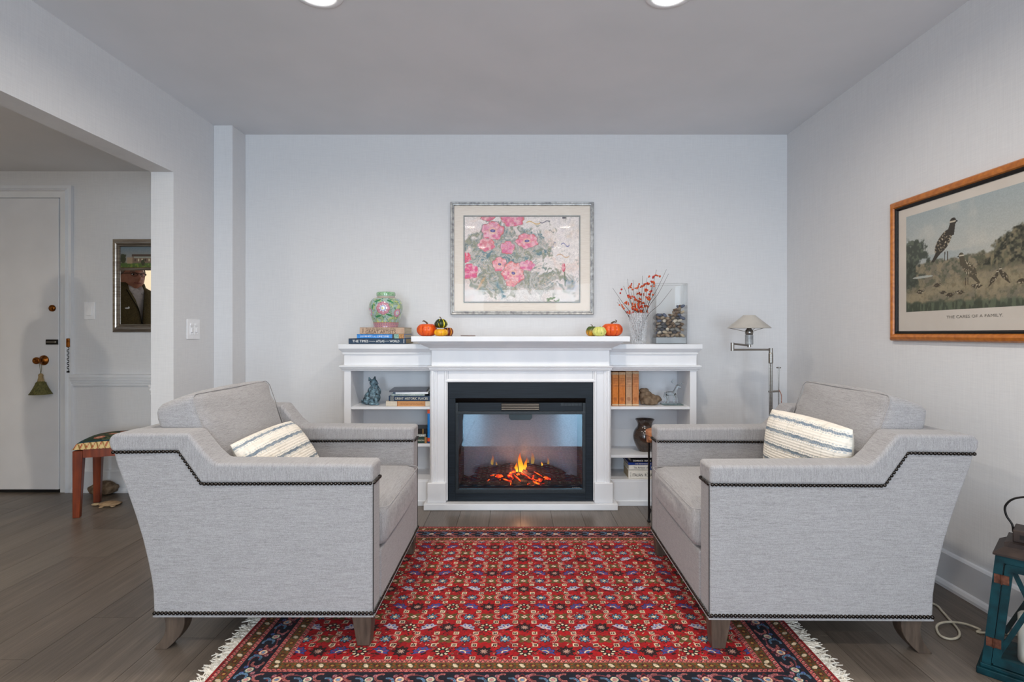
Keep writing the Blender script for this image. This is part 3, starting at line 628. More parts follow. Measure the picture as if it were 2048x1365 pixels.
# ------------------------------------------------------------------ armchairs
mat_dust = var('black_underlining', '#141212', '#1c1a19', 0.95, (30, 30, 30), bump=0)
def D(pts): return [(0.45 - d, z) for d, z in pts]
HWY = 0.42
def armchair():
    t = thing('armchair', None, 'armchair')
    back_curve = [(0.893, 0.68), (0.878, 0.627), (0.845, 0.54), (0.815, 0.453), (0.793, 0.38), (0.776, 0.309), (0.764, 0.25), (0.757, 0.2), (0.754, 0.114)]
    top = [(0.004, 0.572), (0.004, 0.636), (0.54, 0.640), (0.575, 0.672), (0.632, 0.743), (0.886, 0.741), (0.906, 0.722), (0.902, 0.70), (0.893, 0.678), (0.668, 0.680), (0.590, 0.570)]
    side = [(0.006, 0.116), (0.006, 0.574), (0.588, 0.572), (0.666, 0.684)] + back_curve
    for s in (-1, 1):
        y0, y1 = (-HWY, -HWY + 0.108) if s < 0 else (HWY - 0.108, HWY)
        arm = put('side_panel', prism(NB(), D(side), 'y', y0 + 0.004, y1 - 0.004), mat_linen, t, bevel=0.010, seg=3)
        put('arm_pad', prism(NB(), D(top), 'y', y0 - 0.004, y1 + 0.004), mat_linen_pad, t, bevel=0.020, seg=4, angle=25)
        yo = y0 + 0.0035 if s < 0 else y1 - 0.0035
        put('seam', tube(NB(), [(0.4445, yo + s * -0.006, 0.12), (0.4445, yo + s * -0.006, 0.57)], 0.0014, 5), mat_dust, t)
    put('seat_base', B(0.45 - 0.75, 0.45 - 0.014, -HWY + 0.1, HWY - 0.1, 0.116, 0.300), mat_linen, t, bevel=0.008, seg=3)
    put('front_rail', B(0.45 - 0.05, 0.45 - 0.003, -HWY + 0.107, HWY - 0.107, 0.116, 0.305), mat_linen, t, bevel=0.010, seg=3)
    put('backrest', prism(NB(), D([(0.58, 0.2), (0.66, 0.45), (0.775, 0.725), (0.79, 0.742), (0.886, 0.738), (0.904, 0.715)] + back_curve[:-1]), 'y', -HWY + 0.1, HWY - 0.1), mat_linen, t, bevel=0.016, seg=3)
    bm = softbox(NB(), 0.325, 0.311, 0.078, 0.034, (0.012, 0, 0.016), (12, 12, 4))
    bmesh.ops.translate(bm, verts=bm.verts, vec=(0.45 - 0.313, 0, 0.383)); sc = put('seat_cushion', bm, mat_linen_pad, t, smooth=True)
    def seam(hx, hy, z, r, mtx=Matrix()):
        q = []; n = 6
        for cx, cy, a0 in ((hx - r, hy - r, 0), (-hx + r, hy - r, 90), (-hx + r, -hy + r, 180), (hx - r, -hy + r, 270)):
            for k in range(n + 1): a = math.radians(a0 + 90 * k / n); q.append(mtx @ Vector((cx + r * math.cos(a), cy + r * math.sin(a), z)))
        return q + [q[0]]
    put('piping', tube(NB(), seam(0.332, 0.3115, 0.070, 0.035, Matrix.Translation((0.45 - 0.313, 0, 0.383))), 0.0017, 6, cap=False), mat_linen, sc, smooth=True)
    bm = softbox(NB(), 0.078, 0.305, 0.205, 0.030, (0.026, 0.0, 0.008), (6, 14, 12))
    for v in bm.verts:
        if v.co.x < -0.078: v.co.x = -0.078 + (v.co.x + 0.078) * 0.3
    for v in bm.verts:      # the cushion slumps a little toward its corners and wrinkles softly
        c_ = abs(v.co.y / 0.305) ** 4 * max(0, v.co.z / 0.205) ** 3
        v.co.z -= 0.010 * c_; v.co.x += 0.004 * math.sin(v.co.z * 60 + v.co.y * 12)
    R_ = Matrix.Translation((0.45 - 0.700, 0, 0.652)) @ Matrix.Rotation(math.radians(-19), 4, 'Y')
    bmesh.ops.transform(bm, matrix=R_, verts=bm.verts); bc = put('back_cushion', bm, mat_linen, t, smooth=True)
    M2 = R_ @ Matrix.Rotation(PI / 2, 4, 'Y')
    q = []
    for p in seam(0.197, 0.304, 0, 0.03):
        v = Vector((0.074, p.y, p.x)); c_ = abs(v.y / 0.305) ** 4 * max(0, v.z / 0.205) ** 3; v.z -= 0.01 * c_ - 0.008 * (1 - (v.y / 0.305) ** 2) * (1 if v.z > 0.15 else 0); q.append(R_ @ v)
    put('piping', tube(NB(), q, 0.0018, 6, cap=False), mat_linen, bc, smooth=True)
    # legs
    for s in (-1, 1):
        y = s * (HWY - 0.035)
        bm = NB(); a = [(0.45 - 0.010, y - 0.032), (0.45 - 0.078, y - 0.032), (0.45 - 0.078, y + 0.032), (0.45 - 0.010, y + 0.032)]
        b_ = [(0.45 - 0.018, y - 0.022), (0.45 - 0.062, y - 0.022), (0.45 - 0.062, y + 0.022), (0.45 - 0.018, y + 0.022)]
        A_ = [bm.verts.new((p[0], p[1], 0.118)) for p in a]; C_ = [bm.verts.new((p[0], p[1], 0.0105)) for p in b_]
        bm.faces.new(A_); bm.faces.new(C_[::-1])
        for k in range(4): bm.faces.new([A_[k], A_[(k + 1) % 4], C_[(k + 1) % 4], C_[k]])
        put('leg', bm, mat_legwood, t, bevel=0.002, seg=1)
        bm = NB(); rings = []
        for k in range(9):
            u = k / 8; z = 0.118 * (1 - u); xo = 0.045 * u ** 1.9; hw = 0.036 - 0.014 * u; x = 0.45 - 0.690 - xo + 0.012 * math.sin(PI * u)
            rings.append([bm.verts.new(p) for p in ((x - hw, y - 0.024, z), (x + hw, y - 0.024, z), (x + hw, y + 0.024, z), (x - hw, y + 0.024, z))])
        for a, b in zip(rings, rings[1:]):
            for k in range(4): bm.faces.new([a[k], a[(k + 1) % 4], b[(k + 1) % 4], b[k]])
        bm.faces.new(rings[0]); bm.faces.new(rings[-1][::-1]); put('leg', bm, mat_legwood, t, bevel=0.0015, seg=1)
    # nailhead trim: domed nails set close together
    bm = NB()
    def nails(pts, nrm, step=0.0131):
        pts = [Vector(p) for p in pts]; L = [0]
        for a, b in zip(pts, pts[1:]): L.append(L[-1] + (b - a).length)
        n = int(L[-1] / step); nrm = Vector(nrm); u = nrm.orthogonal().normalized(); v = nrm.cross(u)
        for k in range(n + 1):
            d = k * L[-1] / n; i = max(j for j in range(len(L)) if L[j] <= d + 1e-9); i = min(i, len(pts) - 2)
            p = pts[i].lerp(pts[i + 1], (d - L[i]) / (L[i + 1] - L[i])); rs = []
            for r, h in ((0.0067, -0.001), (0.0059, 0.0024), (0.0032, 0.0046)):
                rs.append([bm.verts.new(p + (u * math.cos(a) + v * math.sin(a)) * r + nrm * h) for a in [2 * PI * m_ / 8 for m_ in range(8)]])
            for a, b in zip(rs, rs[1:]):
                for m_ in range(8): bm.faces.new([a[m_], a[(m_ + 1) % 8], b[(m_ + 1) % 8], b[m_]])
            bm.faces.new(rs[-1])
    line = [(0.014, 0.571), (0.588, 0.569), (0.667, 0.680), (0.888, 0.677)]
    for s in (-1, 1):
        yo = s * (HWY - 0.001); yi = s * (HWY - 0.108 + 0.001)
        nails([(0.45 - d, yo, z) for d, z in line], (0, s, 0)); nails([(0.45 - d, yi, z) for d, z in line[:2]], (0, -s, 0))
        nails([(0.45 - d, yo, 0.129) for d in (0.012, 0.748)], (0, s, 0))
        nails([(0.4470, s * (HWY - 0.014), 0.571), (0.4470, s * (HWY - 0.094), 0.571)], (1, 0, 0))
    nails([(0.4475, -HWY + 0.012, 0.129), (0.4475, HWY - 0.012, 0.129)], (1, 0, 0))
    put('nailhead_trim', bm, mat_nail, t, smooth=True, kind='stuff')
    bm = NB(); z = 0.1165
    tube(bm, [(0.4465, -HWY + 0.004, z), (0.4465, HWY - 0.004, z), (0.45 - 0.752, HWY - 0.004, z), (0.45 - 0.752, -HWY + 0.004, z), (0.4465, -HWY + 0.004, z)], 0.0032, 6, cap=False)
    put('welt', bm, mat_linen, t)
    return t
def copy_tree(o, parent=None):
    c = o.copy(); COL.objects.link(c); c.parent = parent
    for ch in list(o.children): copy_tree(ch, c)
    return c
ch1 = armchair(); ch1.location = (-0.937, 2.262, 0)
ch2 = copy_tree(ch1); ch2.location = (1.098, 2.240, 0); ch2.rotation_euler = (0, 0, PI - 0.012)
ch1['label'] = 'grey linen armchair with nailhead trim, left of the fireplace, facing right'
ch2['label'] = 'grey linen armchair with nailhead trim, right of the fireplace beside the bird print, facing left'
ch1['group'] = ch2['group'] = 'facing armchairs'
ch1['category'] = ch2['category'] = 'armchair'

# striped lumbar pillows (knitted rows are real relief)
mat_knit = painted_mat('striped_knit', 0.95, 0.4, 500)
def pillow(label, loc, rot, W_, H_, T_, seed):
    nu, nv = 190, 116; P = []; img = np.zeros((nv, nu, 3)); img[:] = rgb('#ece5da')
    u = np.linspace(-1, 1, nu); v = np.linspace(-1, 1, nv); U, Vv = np.meshgrid(u, v)
    wav = 0.010 * np.sin(U * 30 + Vv * 3)
    for c_, hw, col in ((-0.86, 0.03, '#74828f'), (-0.44, 0.045, '#5f7080'), (0.0, 0.045, '#5f7080'), (0.44, 0.05, '#66788a'), (0.82, 0.04, '#66788a')):
        d = np.abs(Vv + wav - c_)
        lay(img, (1 - sm(d, hw * 0.75, hw)) * (0.55 + 0.45 * (np.sin(U * 150 + Vv * 90) > -0.3)), col)
        lay(img, (1 - sm(np.abs(d - hw * 1.7), 0.006, 0.016)) * 0.7 * (np.sin(U * 120) > -.2), '#8b9ba8')
    lay(img, sm(vn(nv, nu, 40, 9, seed), 0.62, 0.9) * 0.35, '#cfc7b8')
    lay(img, sm(vn(nv, nu, 14, 60, seed + 3), 0.72, 0.9) * 0.3, '#b9b5aa')
    th = (T_ / 2) * (np.clip(1 - np.abs(U) ** 3.2, 0, 1) ** 0.55) * (np.clip(1 - np.abs(Vv) ** 3.2, 0, 1) ** 0.55)
    row = 0.0022 * np.abs(np.sin(Vv * 42)) * (0.6 + 0.6 * np.abs(np.sin(U * 34 + 2 * np.sin(Vv * 21)))) * (1 - np.abs(U) ** 8) * (1 - np.abs(Vv) ** 8)
    X = U * W_ / 2 * (1 - 0.035 * Vv ** 2); Z = Vv * H_ / 2 * (1 - 0.06 * U ** 2)
    front = np.stack([X, -(th + row), Z], -1); back = np.stack([X, th, Z], -1)
    t = thing('throw_pillow', label, 'pillow', loc, group='striped pillows on the armchairs')
    t.rotation_euler = rot
    me = grid_mesh('front_cover', front[::-1], img[::-1]); o = put('front_cover', me, mat_knit, t, smooth=True)
    i2 = np.zeros_like(img); i2[:] = rgb('#eee8dc')
    me = grid_mesh('back_cover', back[::3, ::3], i2[::3, ::3]); put('back_cover', me, mat_knit, t, smooth=True)
    return t
# local -Y is the face; rotate so it looks along +X (left chair) and up a little
ra = Matrix.Rotation(math.radians(-3), 4, 'X')
pl = pillow('cream pillow with blue-grey stripes lying on the left armchair', (-0.975, 2.235, 0.566), (0, 0, 0), 0.485, 0.28, 0.12, 4)
pl.rotation_mode = 'QUATERNION'
def basis(xa, za):
    xa = Vector(xa).normalized(); za = Vector(za); za = (za - xa * za.dot(xa)).normalized(); ya = za.cross(xa); return Matrix((xa, ya, za)).transposed().to_quaternion()
pl.rotation_quaternion = basis((0.06, 1, 0.03), (-0.55, 0, 0.83))
pr = pillow('cream pillow with blue-grey stripes standing on the right armchair', (1.150, 2.17, 0.605), (0, 0, 0), 0.44, 0.29, 0.13, 9)
pr.rotation_mode = 'QUATERNION'; pr.rotation_quaternion = basis((0.24, -1, -0.04), (0.10, 0, 1))
# ------------------------------------------------------------------ rug
def rug():
    x0, x1, y0, y1 = -0.965, 0.995, 1.565, 3.008; res = 0.0021
    nx, ny = int((x1 - x0) / res), int((y1 - y0) / res)
    X = np.linspace(x0, x1, nx); Y = np.linspace(y1, y0, ny); XX, YY = np.meshgrid(X, Y)
    img = np.zeros((ny, nx, 3)); img[:] = rgb('#bd0a1f')
    lay(img, sm(fbm(ny, nx, 30, 40, 1, 3), 0.45, 0.7) * 0.35, '#8d0c20')
    cream, pink, navy, olive, blue, sky, black, maroon = map(rgb, ('#e6d6bd', '#e58d86', '#1a1734', '#7c6a3c', '#5566a6', '#86abc4', '#1a0c12', '#4a0a18'))
    teal, gold, brown = rgb('#3f6f7d'), rgb('#b99a5c'), rgb('#6a4a24')
    def win(cx, cy, r):
        i0, i1 = int((cx - r - x0) / res), int((cx + r - x0) / res) + 1; j0, j1 = int((y1 - cy - r) / res), int((y1 - cy + r) / res) + 1
        i0, j0 = max(i0, 0), max(j0, 0); i1, j1 = min(i1, nx), min(j1, ny)
        if i1 <= i0 or j1 <= j0: return None
        s = (slice(j0, j1), slice(i0, i1)); return s, XX[s] - cx, YY[s] - cy
    def P(s, m, c):
        v = img[s]; m = np.asarray(m, float)[..., None]; v[:] = v * (1 - m) + c * m
    def rot(u, v, a): c, q = math.cos(a), math.sin(a); return u * c + v * q, -u * q + v * c
    def rosette(cx, cy, R, base, pet, ctr, n=8, dots=None, a0=0.0):
        w_ = win(cx, cy, R * 1.3)
        if not w_: return
        s, u, v = w_; r = np.hypot(u, v); a = np.arctan2(v, u) + a0
        P(s, r < R * (0.86 + 0.16 * np.cos(n * a)), base)
        P(s, (np.abs(r - R * 0.62) < R * 0.17) & (np.cos(n * a) > 0.15), pet)
        P(s, r < R * 0.27, ctr)
        if dots is not None: P(s, (np.abs(r - R * 0.36) < R * 0.07) & (np.cos(n * a + PI) > 0.2), dots)
    def palmette(cx, cy, R, ang, c1, c2, edge):
        w_ = win(cx, cy, R * 1.4)
        if not w_: return
        s, u, v = w_; u, v = rot(u, v, ang); r = np.hypot(u, v + R * 0.35); a = np.arctan2(u, v + R * 0.35)
        k = R * (1.25 + 0.13 * np.cos(9 * a)) * (np.abs(a) < 1.35)
        P(s, r < k * 1.08, edge); P(s, r < k, c1); P(s, (r < k * 0.86) & (np.cos(9 * a) > 0.55) & (r > R * 0.35), c2); P(s, (np.abs(r - R * 0.5) < R * 0.09) & (np.abs(a) < 1.2), cream)
        P(s, (np.abs(u) < R * 0.35) & (np.abs(v + R * 0.62) < R * 0.18), maroon)
    def arcleaf(cx, cy, R, ang, flip):
        w_ = win(cx, cy, R * 1.4)
        if not w_: return
        s, u, v = w_; u, v = rot(u * flip, v, ang); r = np.hypot(u, v); a = np.arctan2(v, u)
        o = (np.abs(r - R * 0.75) < R * 0.30 * (1 - (a / 2.0) ** 2)) & (np.abs(a) < 2.0)
        i = (np.abs(r - R * 0.75) < R * 0.19 * (1 - (a / 1.8) ** 2)) & (np.abs(a) < 1.8)
        j = (np.abs(r - R * 0.75) < R * 0.08 * (1 - (a / 1.5) ** 2)) & (np.abs(a) < 1.5)
        P(s, o, pink); P(s, i, rgb('#8f1526')); P(s, j, cream * 0.95)
    def diamond(cx, cy, R):
        w_ = win(cx, cy, R * 1.5)
        if not w_: return
        s, u, v = w_; r = np.hypot(u, v); a = np.arctan2(v, u)
        P(s, r < R * (0.95 + 0.3 * np.cos(4 * a + PI)), olive); d = np.abs(u) + np.abs(v) * 1.1
        P(s, d < R * 0.66, black); P(s, d < R * 0.54, cream); P(s, d < R * 0.22, rgb('#b05a70'))
    def square(cx, cy, R, c=None):
        w_ = win(cx, cy, R * 1.4)
        if not w_: return
        s, u, v = w_; d = np.maximum(np.abs(u), np.abs(v)); P(s, d < R, cream if c is None else c); P(s, d < R * 0.62, maroon); P(s, d < R * 0.25, cream)
    def lineseg(xa, ya, xb, yb, wd, c):
        L = math.hypot(xb - xa, yb - ya); w_ = win((xa + xb) / 2, (ya + yb) / 2, L / 2 + wd)
        if not w_: return
        s, u, v = w_; u = u + (xa + xb) / 2 - xa; v = v + (ya + yb) / 2 - ya; t = np.clip((u * (xb - xa) + v * (yb - ya)) / L ** 2, 0, 1)
        P(s, np.hypot(u - t * (xb - xa), v - t * (yb - ya)) < wd, c)
    cu, cv = 0.0698, 0.0744; X0 = 0.026; Y0 = 1.826; rs = random.Random(5)
    for j in range(-1, 15):
        y = Y0 + j * cv
        for i in range(-13, 13):
            x = X0 + i * cu
            if j % 2 == 0:
                if i % 2 == 0:
                    for sx in (-1, 1):
                        for sy in (-1, 1):
                            if (i // 2 + j // 2) % 2 == 0: lineseg(x, y, x + sx * cu * 1.0, y + sy * cv * 1.0, 0.0013, rgb('#9a8a8c'))
            square(x + cu * 0.5, y + cv * 0.5, 0.0095); P_ = rs.random()
            lineseg(x + cu * 0.5, y, x + cu * 0.5 + 0.012, y + 0.012, 0.002, black)
            rosette(x + cu * .5, y + (0.014 if i % 2 else -0.012), 0.0065, navy, pink, gold, 4)
            for _ in range(13):
                a, b = rs.uniform(-.5, .5) * cu, rs.uniform(-.5, .5) * cv
                lineseg(x + a, y + b, x + a + rs.uniform(-.008, .008), y + b + rs.uniform(-.008, .008), 0.0017, rs.choice([black, maroon, pink, navy, olive, black, navy, cream, black]))
    for j in range(-1, 15):
        y = Y0 + j * cv
        for i in range(-13, 13):
            x = X0 + i * cu
            if j % 2 == 0:
                if i % 2 == 0:
                    if (i // 2 + j // 2) % 2 == 0: rosette(x, y, 0.030, rgb('#2a0812'), cream, rgb('#b02030'), 8)
                    else: rosette(x, y, 0.030, black, rgb('#5a1626'), rgb('#c9a79a'), 8, rgb('#d0b0a8'))
                elif (j // 2) % 2 == 0: palmette(x, y, 0.0255, (0.5 if (i // 2) % 2 else -0.5), blue, rgb('#a34560'), navy)
                else: palmette(x, y, 0.0245, (0.5 if (i // 2) % 2 else -0.5), rgb('#c9c2cf'), blue, black)
            else:
                if i % 2 == 0: diamond(x, y, 0.024)
                else:
                    rosette(x, y, 0.0240, rgb('#1a2238'), sky, cream, 8, rgb('#e0e0dc'))
                    f = 1 if ((i // 2) + (j // 2)) % 2 else -1; arcleaf(x - f * 0.020, y + 0.002, 0.028, 0.15, -f)
                    arcleaf(x + f * 0.024, y + 0.004, 0.022, -0.4, f)
    # borders, drawn by distance from the edge with mitred corners
    dx = np.minimum(XX - x0, x1 - XX); dy = np.minimum(YY - y0, y1 - YY); dd = np.minimum(dx, dy); along = np.where(dx < dy, YY - 2.2, XX - 0.015)
    b = [0, 0.010, 0.026, 0.056, 0.073, 0.150, 0.167, 0.198, 0.216]
    def band(a, c, col): img[(dd >= a) & (dd < c)] = col
    def zig(a, c):
        band(a, c, rgb('#d5807c')); m = (dd >= a) & (dd < c); t = (dd - a) / (c - a); p = (along % 0.016) / 0.016; tri = np.abs(2 * p - 1)
        img[m & (np.abs(t - 0.15 - 0.7 * tri) < 0.13)] = rgb('#2a1a38'); img[m & (t > 0.93)] = maroon; img[m & (t < 0.07)] = maroon
        img[m & (np.abs(t - 0.5) < 0.1) & (tri > .85)] = cream
    band(0, b[1], rgb('#a81020')); zig(b[1], b[2]); band(b[2], b[3], olive * 0.95); zig(b[3], b[4]); band(b[4], b[5], navy); zig(b[5], b[6]); band(b[6], b[7], olive); zig(b[7], b[8])
    for a0, a1, per in ((b[2], b[3], 0.066), (b[6], b[7], 0.072)):
        m = (dd >= a0 + 0.001) & (dd < a1 - 0.001); c = (a0 + a1) / 2; u = ((along + per / 2) % per) - per / 2; v = dd - c; k = np.floor((along + per / 2) / per)
        img[m & (np.abs(v - 0.008 * np.sin(along / per * 2 * PI)) < 0.0014)] = brown * 0.55
        su, sv = u * 0.8 + v * 0.6, -u * 0.6 + v * 0.8
        e = (su / 0.0065) ** 2 + (sv / 0.0115) ** 2; img[m & (e < 1.5)] = black; img[m & (e < 1)] = cream
        u2 = ((along + per) % per) - per / 2
        r = np.hypot(u2, v); an = np.arctan2(v, u2); img[m & (r < 0.012 * (0.85 + 0.2 * np.cos(6 * an)))] = rgb('#7d2a20'); img[m & (r < 0.005)] = gold
        for q in (-0.018, 0.018): img[m & (np.hypot(np.abs(u2) - 0.0195, v - q * .4) < 0.004)] = rgb('#a5642e')
    m = (dd >= b[4] + 0.002) & (dd < b[5] - 0.002); per = 0.19; c = (b[4] + b[5]) / 2; v = dd - c
    img[m & (np.abs(v - 0.022 * np.sin(along / per * 2 * PI)) < 0.0019)] = rgb('#9a5a62')
    for off, R, c1, c2 in ((0, 0.025, rgb('#c06068'), sky), (0.5, 0.023, rgb('#3b8a97'), rgb('#d8a0a0'))):
        u = ((along + per * off + per / 2) % per) - per / 2; r = np.hypot(u, v); a = np.arctan2(v, u)
        img[m & (r < R * (1.1 + 0.18 * np.cos(8 * a)))] = rgb('#8a3038') if off == 0 else rgb('#5a2030'); img[m & (r < R * (0.86 + 0.15 * np.cos(8 * a)))] = navy; img[m & (r < R * 0.6)] = c1; img[m & (np.abs(r - R * .42) < R * .1)] = cream; img[m & (r < R * 0.25)] = c2
    for q in (0.25, 0.75):
        u = ((along + per * q + per / 2) % per) - per / 2
        for sg in (-1, 1):
            r = np.hypot(u - sg * 0.012, v + sg * 0.010); a = np.arctan2(v + sg * 0.010, (u - sg * 0.012) * sg)
            img[m & (np.abs(r - 0.017) < 0.0034) & (np.abs(a) < 2.0)] = rgb('#86a9c4') if sg > 0 else rgb('#d08a86'); img[m & (np.abs(r - 0.017) < 0.001) & (np.abs(a) < 1.9)] = black
            r3 = np.hypot(np.abs(u) - 0.032, v - sg * 0.018); img[m & (r3 < 0.0065)] = rgb('#c58f98') if sg > 0 else rgb('#6d86b8'); img[m & (r3 < 0.0028)] = maroon
    wv = vn(ny, nx, ny / 3, nx / 3, 77)[..., None]; img = np.clip(img, 0, 1) ** 1.42; img *= 0.80 + 0.30 * wv
    dead = dd < 0.002; img[dead] *= 0.7
    t = thing('persian_rug', 'red Persian style rug with dense floral field and navy border on the plank floor', 'rug', ((x0 + x1) / 2, (y0 + y1) / 2, 0))
    Z = 0.0085 + 0.0008 * vn(ny, nx, ny / 2.2, nx / 2.2, 4) + 0.0008 * vn(ny, nx, 9, 12, 8); Z[0, :] = Z[-1, :] = 0.0005; Z[:, 0] = Z[:, -1] = 0.0005
    G = np.stack([XX - t.location.x, YY - t.location.y, Z], -1)[::-1, ::-1]
    G = np.stack([XX - t.location.x, YY - t.location.y, Z], -1)
    me = grid_mesh('pile', G, np.clip(img, 0, 1)); put('pile', me, painted_mat('wool_pile', 0.97, 0.5, 700), t)
    q = random.Random(9); bm = NB()
    for sx, xe in ((-1, x0), (1, x1)):
        y = y0
        while y < y1:
            y += q.uniform(0.0022, 0.0036); L = q.uniform(0.038, 0.066); a = q.uniform(-0.45, 0.45); px, py = xe - sx * 0.004, y; pts = [(px, py, 0.006)]
            for k in range(4):
                a += q.uniform(-0.8, 0.8); px += sx * L / 4 * math.cos(a); py += L / 4 * math.sin(a); pts.append((px, py, 0.003 + q.uniform(0, 0.008)))
            tube(bm, pts, [0.0026, 0.0024, 0.0022, 0.0022, 0.0012], 4)
    put('fringe', bm, var('cream_cotton_fringe', '#cfc9bd', '#e9e5dc', 0.95, (200, 200, 200), bump=0.2), t, world=True, kind='stuff', label='cream knotted cotton fringe')
rug()

# ------------------------------------------------------------------ books
mat_paper = var('book_page_edges', '#b9ae97', '#d8cfba', 0.9, (6, 6, 500), bump=0.2)
mat_paper_old = var('yellowed_page_edges', '#8f8066', '#b5a688', 0.9, (6, 6, 500), bump=0.2)
def cloth(n, c, c2=None, rough=0.55): return var(n, c, c2 or c, rough, (80, 80, 80), bump=0.06)
def book(label, x0, x1, y0, depth, z0, z1, cover, group, texts=(), stand=False, paper=None, rot=0.0, cat='book', bands=(), soft=False):
    """spine faces -y. lying: spine length along x; stand: spine length along z"""
    t = thing('book' if cat == 'book' else 'magazine', label, cat, ((x0 + x1) / 2, y0, z0), rot, group)
    w_, h = x1 - x0, z1 - z0; c = 0.0028 if not soft else 0.001
    bm = NB()
    if stand:
        a = w_ / 2; box(bm, -a, a, 0, 0.0035, 0, h); box(bm, -a, -a + c, 0, depth, 0, h); box(bm, a - c, a, 0, depth, 0, h)
        pg = B(-a + c, a - c, 0.003, depth - 0.004, 0.003, h - 0.003)
    else:
        a = w_ / 2; box(bm, -a, a, 0, 0.0035, 0, h); box(bm, -a, a, 0, depth, 0, c); box(bm, -a, a, 0, depth, h - c, h)
        pg = B(-a + 0.003, a - 0.003, 0.003, depth - 0.004, c, h - c)
    put('cover', bm, cover, t, bevel=0.0012, seg=1); put('pages', pg, paper or mat_paper, t)
    for b0, b1, m in bands:      # coloured blocks of the spine, fractions of the spine length
        if stand: put('spine_band', B(-a - 0.0002, a + 0.0002, -0.0006, 0.002, h * b0, h * b1), m, t)
        else: put('spine_band', B(-a + w_ * b0, -a + w_ * b1, -0.0006, 0.002, 0.0, h), m, t)
    for body, f0, f1, g0, g1, m, *r in texts:
        bm = text_bm(body, -a + w_ * f0, -a + w_ * f1, h * g0, h * g1, -0.0009, vertical=bool(r and r[0]))
        put('lettering', bm, m, t)
    return t
ink_w = var('white_ink', '#f2f2ee', '#f6f6f2', 0.6, bump=0); ink_b = var('brown_ink', '#4a3226', '#503828', 0.7, bump=0); ink_k = var('black_ink', '#22201f', '#2a2827', 0.7, bump=0)
ink_g = var('pale_gilt_ink', '#d9d3bf', '#e2dcc8', 0.5, bump=0); ink_o = var('rust_ink', '#8a4a24', '#94522a', 0.7, bump=0)
gA = 'books stacked under the ginger jar'; Yk = 3.42
def wx(px, Y=Yk): return (px - HX) / F * Y
book('large navy atlas with white lettering, bottom of the stack under the ginger jar', wx(697), wx(812), Yk, 0.24, 1.0155, 1.0505, cloth('navy_atlas_cover', '#16304a', '#1c3852'), gA,
     [('THE TIMES', .07, .345, .30, .72, ink_w), ('Concise', .36, .465, .42, .58, ink_w), ('ATLAS', .48, .625, .30, .70, ink_w), ('OF THE', .64, .70, .42, .58, ink_w), ('WORLD', .715, .885, .30, .70, ink_w), ('TIMES', .955, .972, .12, .88, ink_w, True)], paper=mat_paper_old)
book('bright blue travel book with a picture panel, middle of the stack under the ginger jar', wx(713.5), wx(809), Yk, 0.235, 1.0507, 1.0775, cloth('bright_blue_cover', '#1c6fc0', '#3f95dc', 0.3), gA,
     [('JOURNEYS', .07, .33, .28, .66, ink_w), ('of a', .35, .41, .34, .58, ink_w), ('LIFETIME', .43, .675, .28, .66, ink_w)], bands=[(0.745, 0.78, cloth('dark_panel', '#34302c')), (0.78, 0.88, var('teal_photo_panel', '#2d6e5a', '#9fc4b8', 0.4, (120, 120, 120))), (0.88, 0.995, var('amber_photo_panel', '#7a4a1c', '#d29a4a', 0.4, (120, 120, 120)))])
book('tan book about old drawings, top of the stack, directly under the ginger jar', wx(719.5), wx(808.5), Yk, 0.25, 1.0777, 1.1205, cloth('tan_cover', '#bb9f88', '#c4a992', 0.7), gA,
     [('From the Sketchbooks of the', .14, .805, .63, .92, ink_b), ('GREAT ARTISTS', .13, .81, .10, .55, ink_b), ('Marks', .05, .085, .2, .82, ink_b, True), ('Abrams', .94, .955, .22, .80, ink_o, True), ('Books', .97, .98, .22, .80, ink_o, True)])
gB = 'books stacked beside the cat figurine'
book('cream and tan book, lowest of the stack beside the cat figurine', wx(771.5), wx(864), Yk, 0.22, 0.6225, 0.6545, cloth('cream_cover', '#cfc4b2', '#d8cebd', 0.7), gB, [('The Two Riders Travel Across Plains of Africa', .32, .82, .3, .62, ink_o)], bands=[(.245, .26, cloth('rust_line', '#96532c')), (.26, .845, cloth('tan_label', '#c08a58', '#c8935f', .7)), (.845, .855, cloth('rust_line_thin', '#96532c'))])
book('navy book with cream lettering in the stack beside the cat figurine', wx(777), wx(868), Yk + 0.004, 0.215, 0.6547, 0.6875, cloth('deep_navy_cover', '#0d2743', '#12304f', .35), gB, [('GREAT', .14, .33, .24, .72, ink_g), ('HISTORIC', .36, .63, .24, .72, ink_g), ('PLACES', .655, .86, .24, .72, ink_g)], bands=[(.035, .115, var('gilt_ornament', '#26384c', '#8f9088', .5, (300, 300, 300)))])
book('thin pale green booklet in the stack beside the cat figurine', wx(782), wx(849), Yk + 0.006, 0.20, 0.6877, 0.6985, cloth('pale_green_cover', '#8fa3a0', '#c3cfcb'), gB, soft=True, rot=-0.02)
book('thin white catalogue near the top of the stack beside the cat figurine', wx(786), wx(856), Yk + 0.003, 0.19, 0.6987, 0.7115, cloth('white_catalogue_cover', '#dfe3e8', '#e9ecef', .4), gB, bands=[(.0, .07, cloth('navy_tab', '#4a6076'))], soft=True, rot=0.03)
book('flat dark picture book on top of the stack beside the cat figurine', wx(779), wx(853), Yk - 0.002, 0.235, 0.7117, 0.722, var('dark_photo_cover', '#1b1c28', '#4a4654', .3, (14, 14, 14), 5), gB, soft=True, rot=0.09)
gC = 'small books on the middle shelf of the left bookcase'
mb = cloth('cyan_cover', '#1478c8', '#1a80cf', .35)
book('bright blue upright book with orange ends, at the right end of the left middle shelf', wx(854.8), wx(863.6), Yk, 0.17, 0.3885, 0.6035, mb, gC, stand=True, bands=[(0, .055, cloth('dark_blue_end', '#1c3c66')), (.055, .16, cloth('orange_end', '#d8502c')), (.875, 1.0, cloth('orange_top', '#e2562c'))])
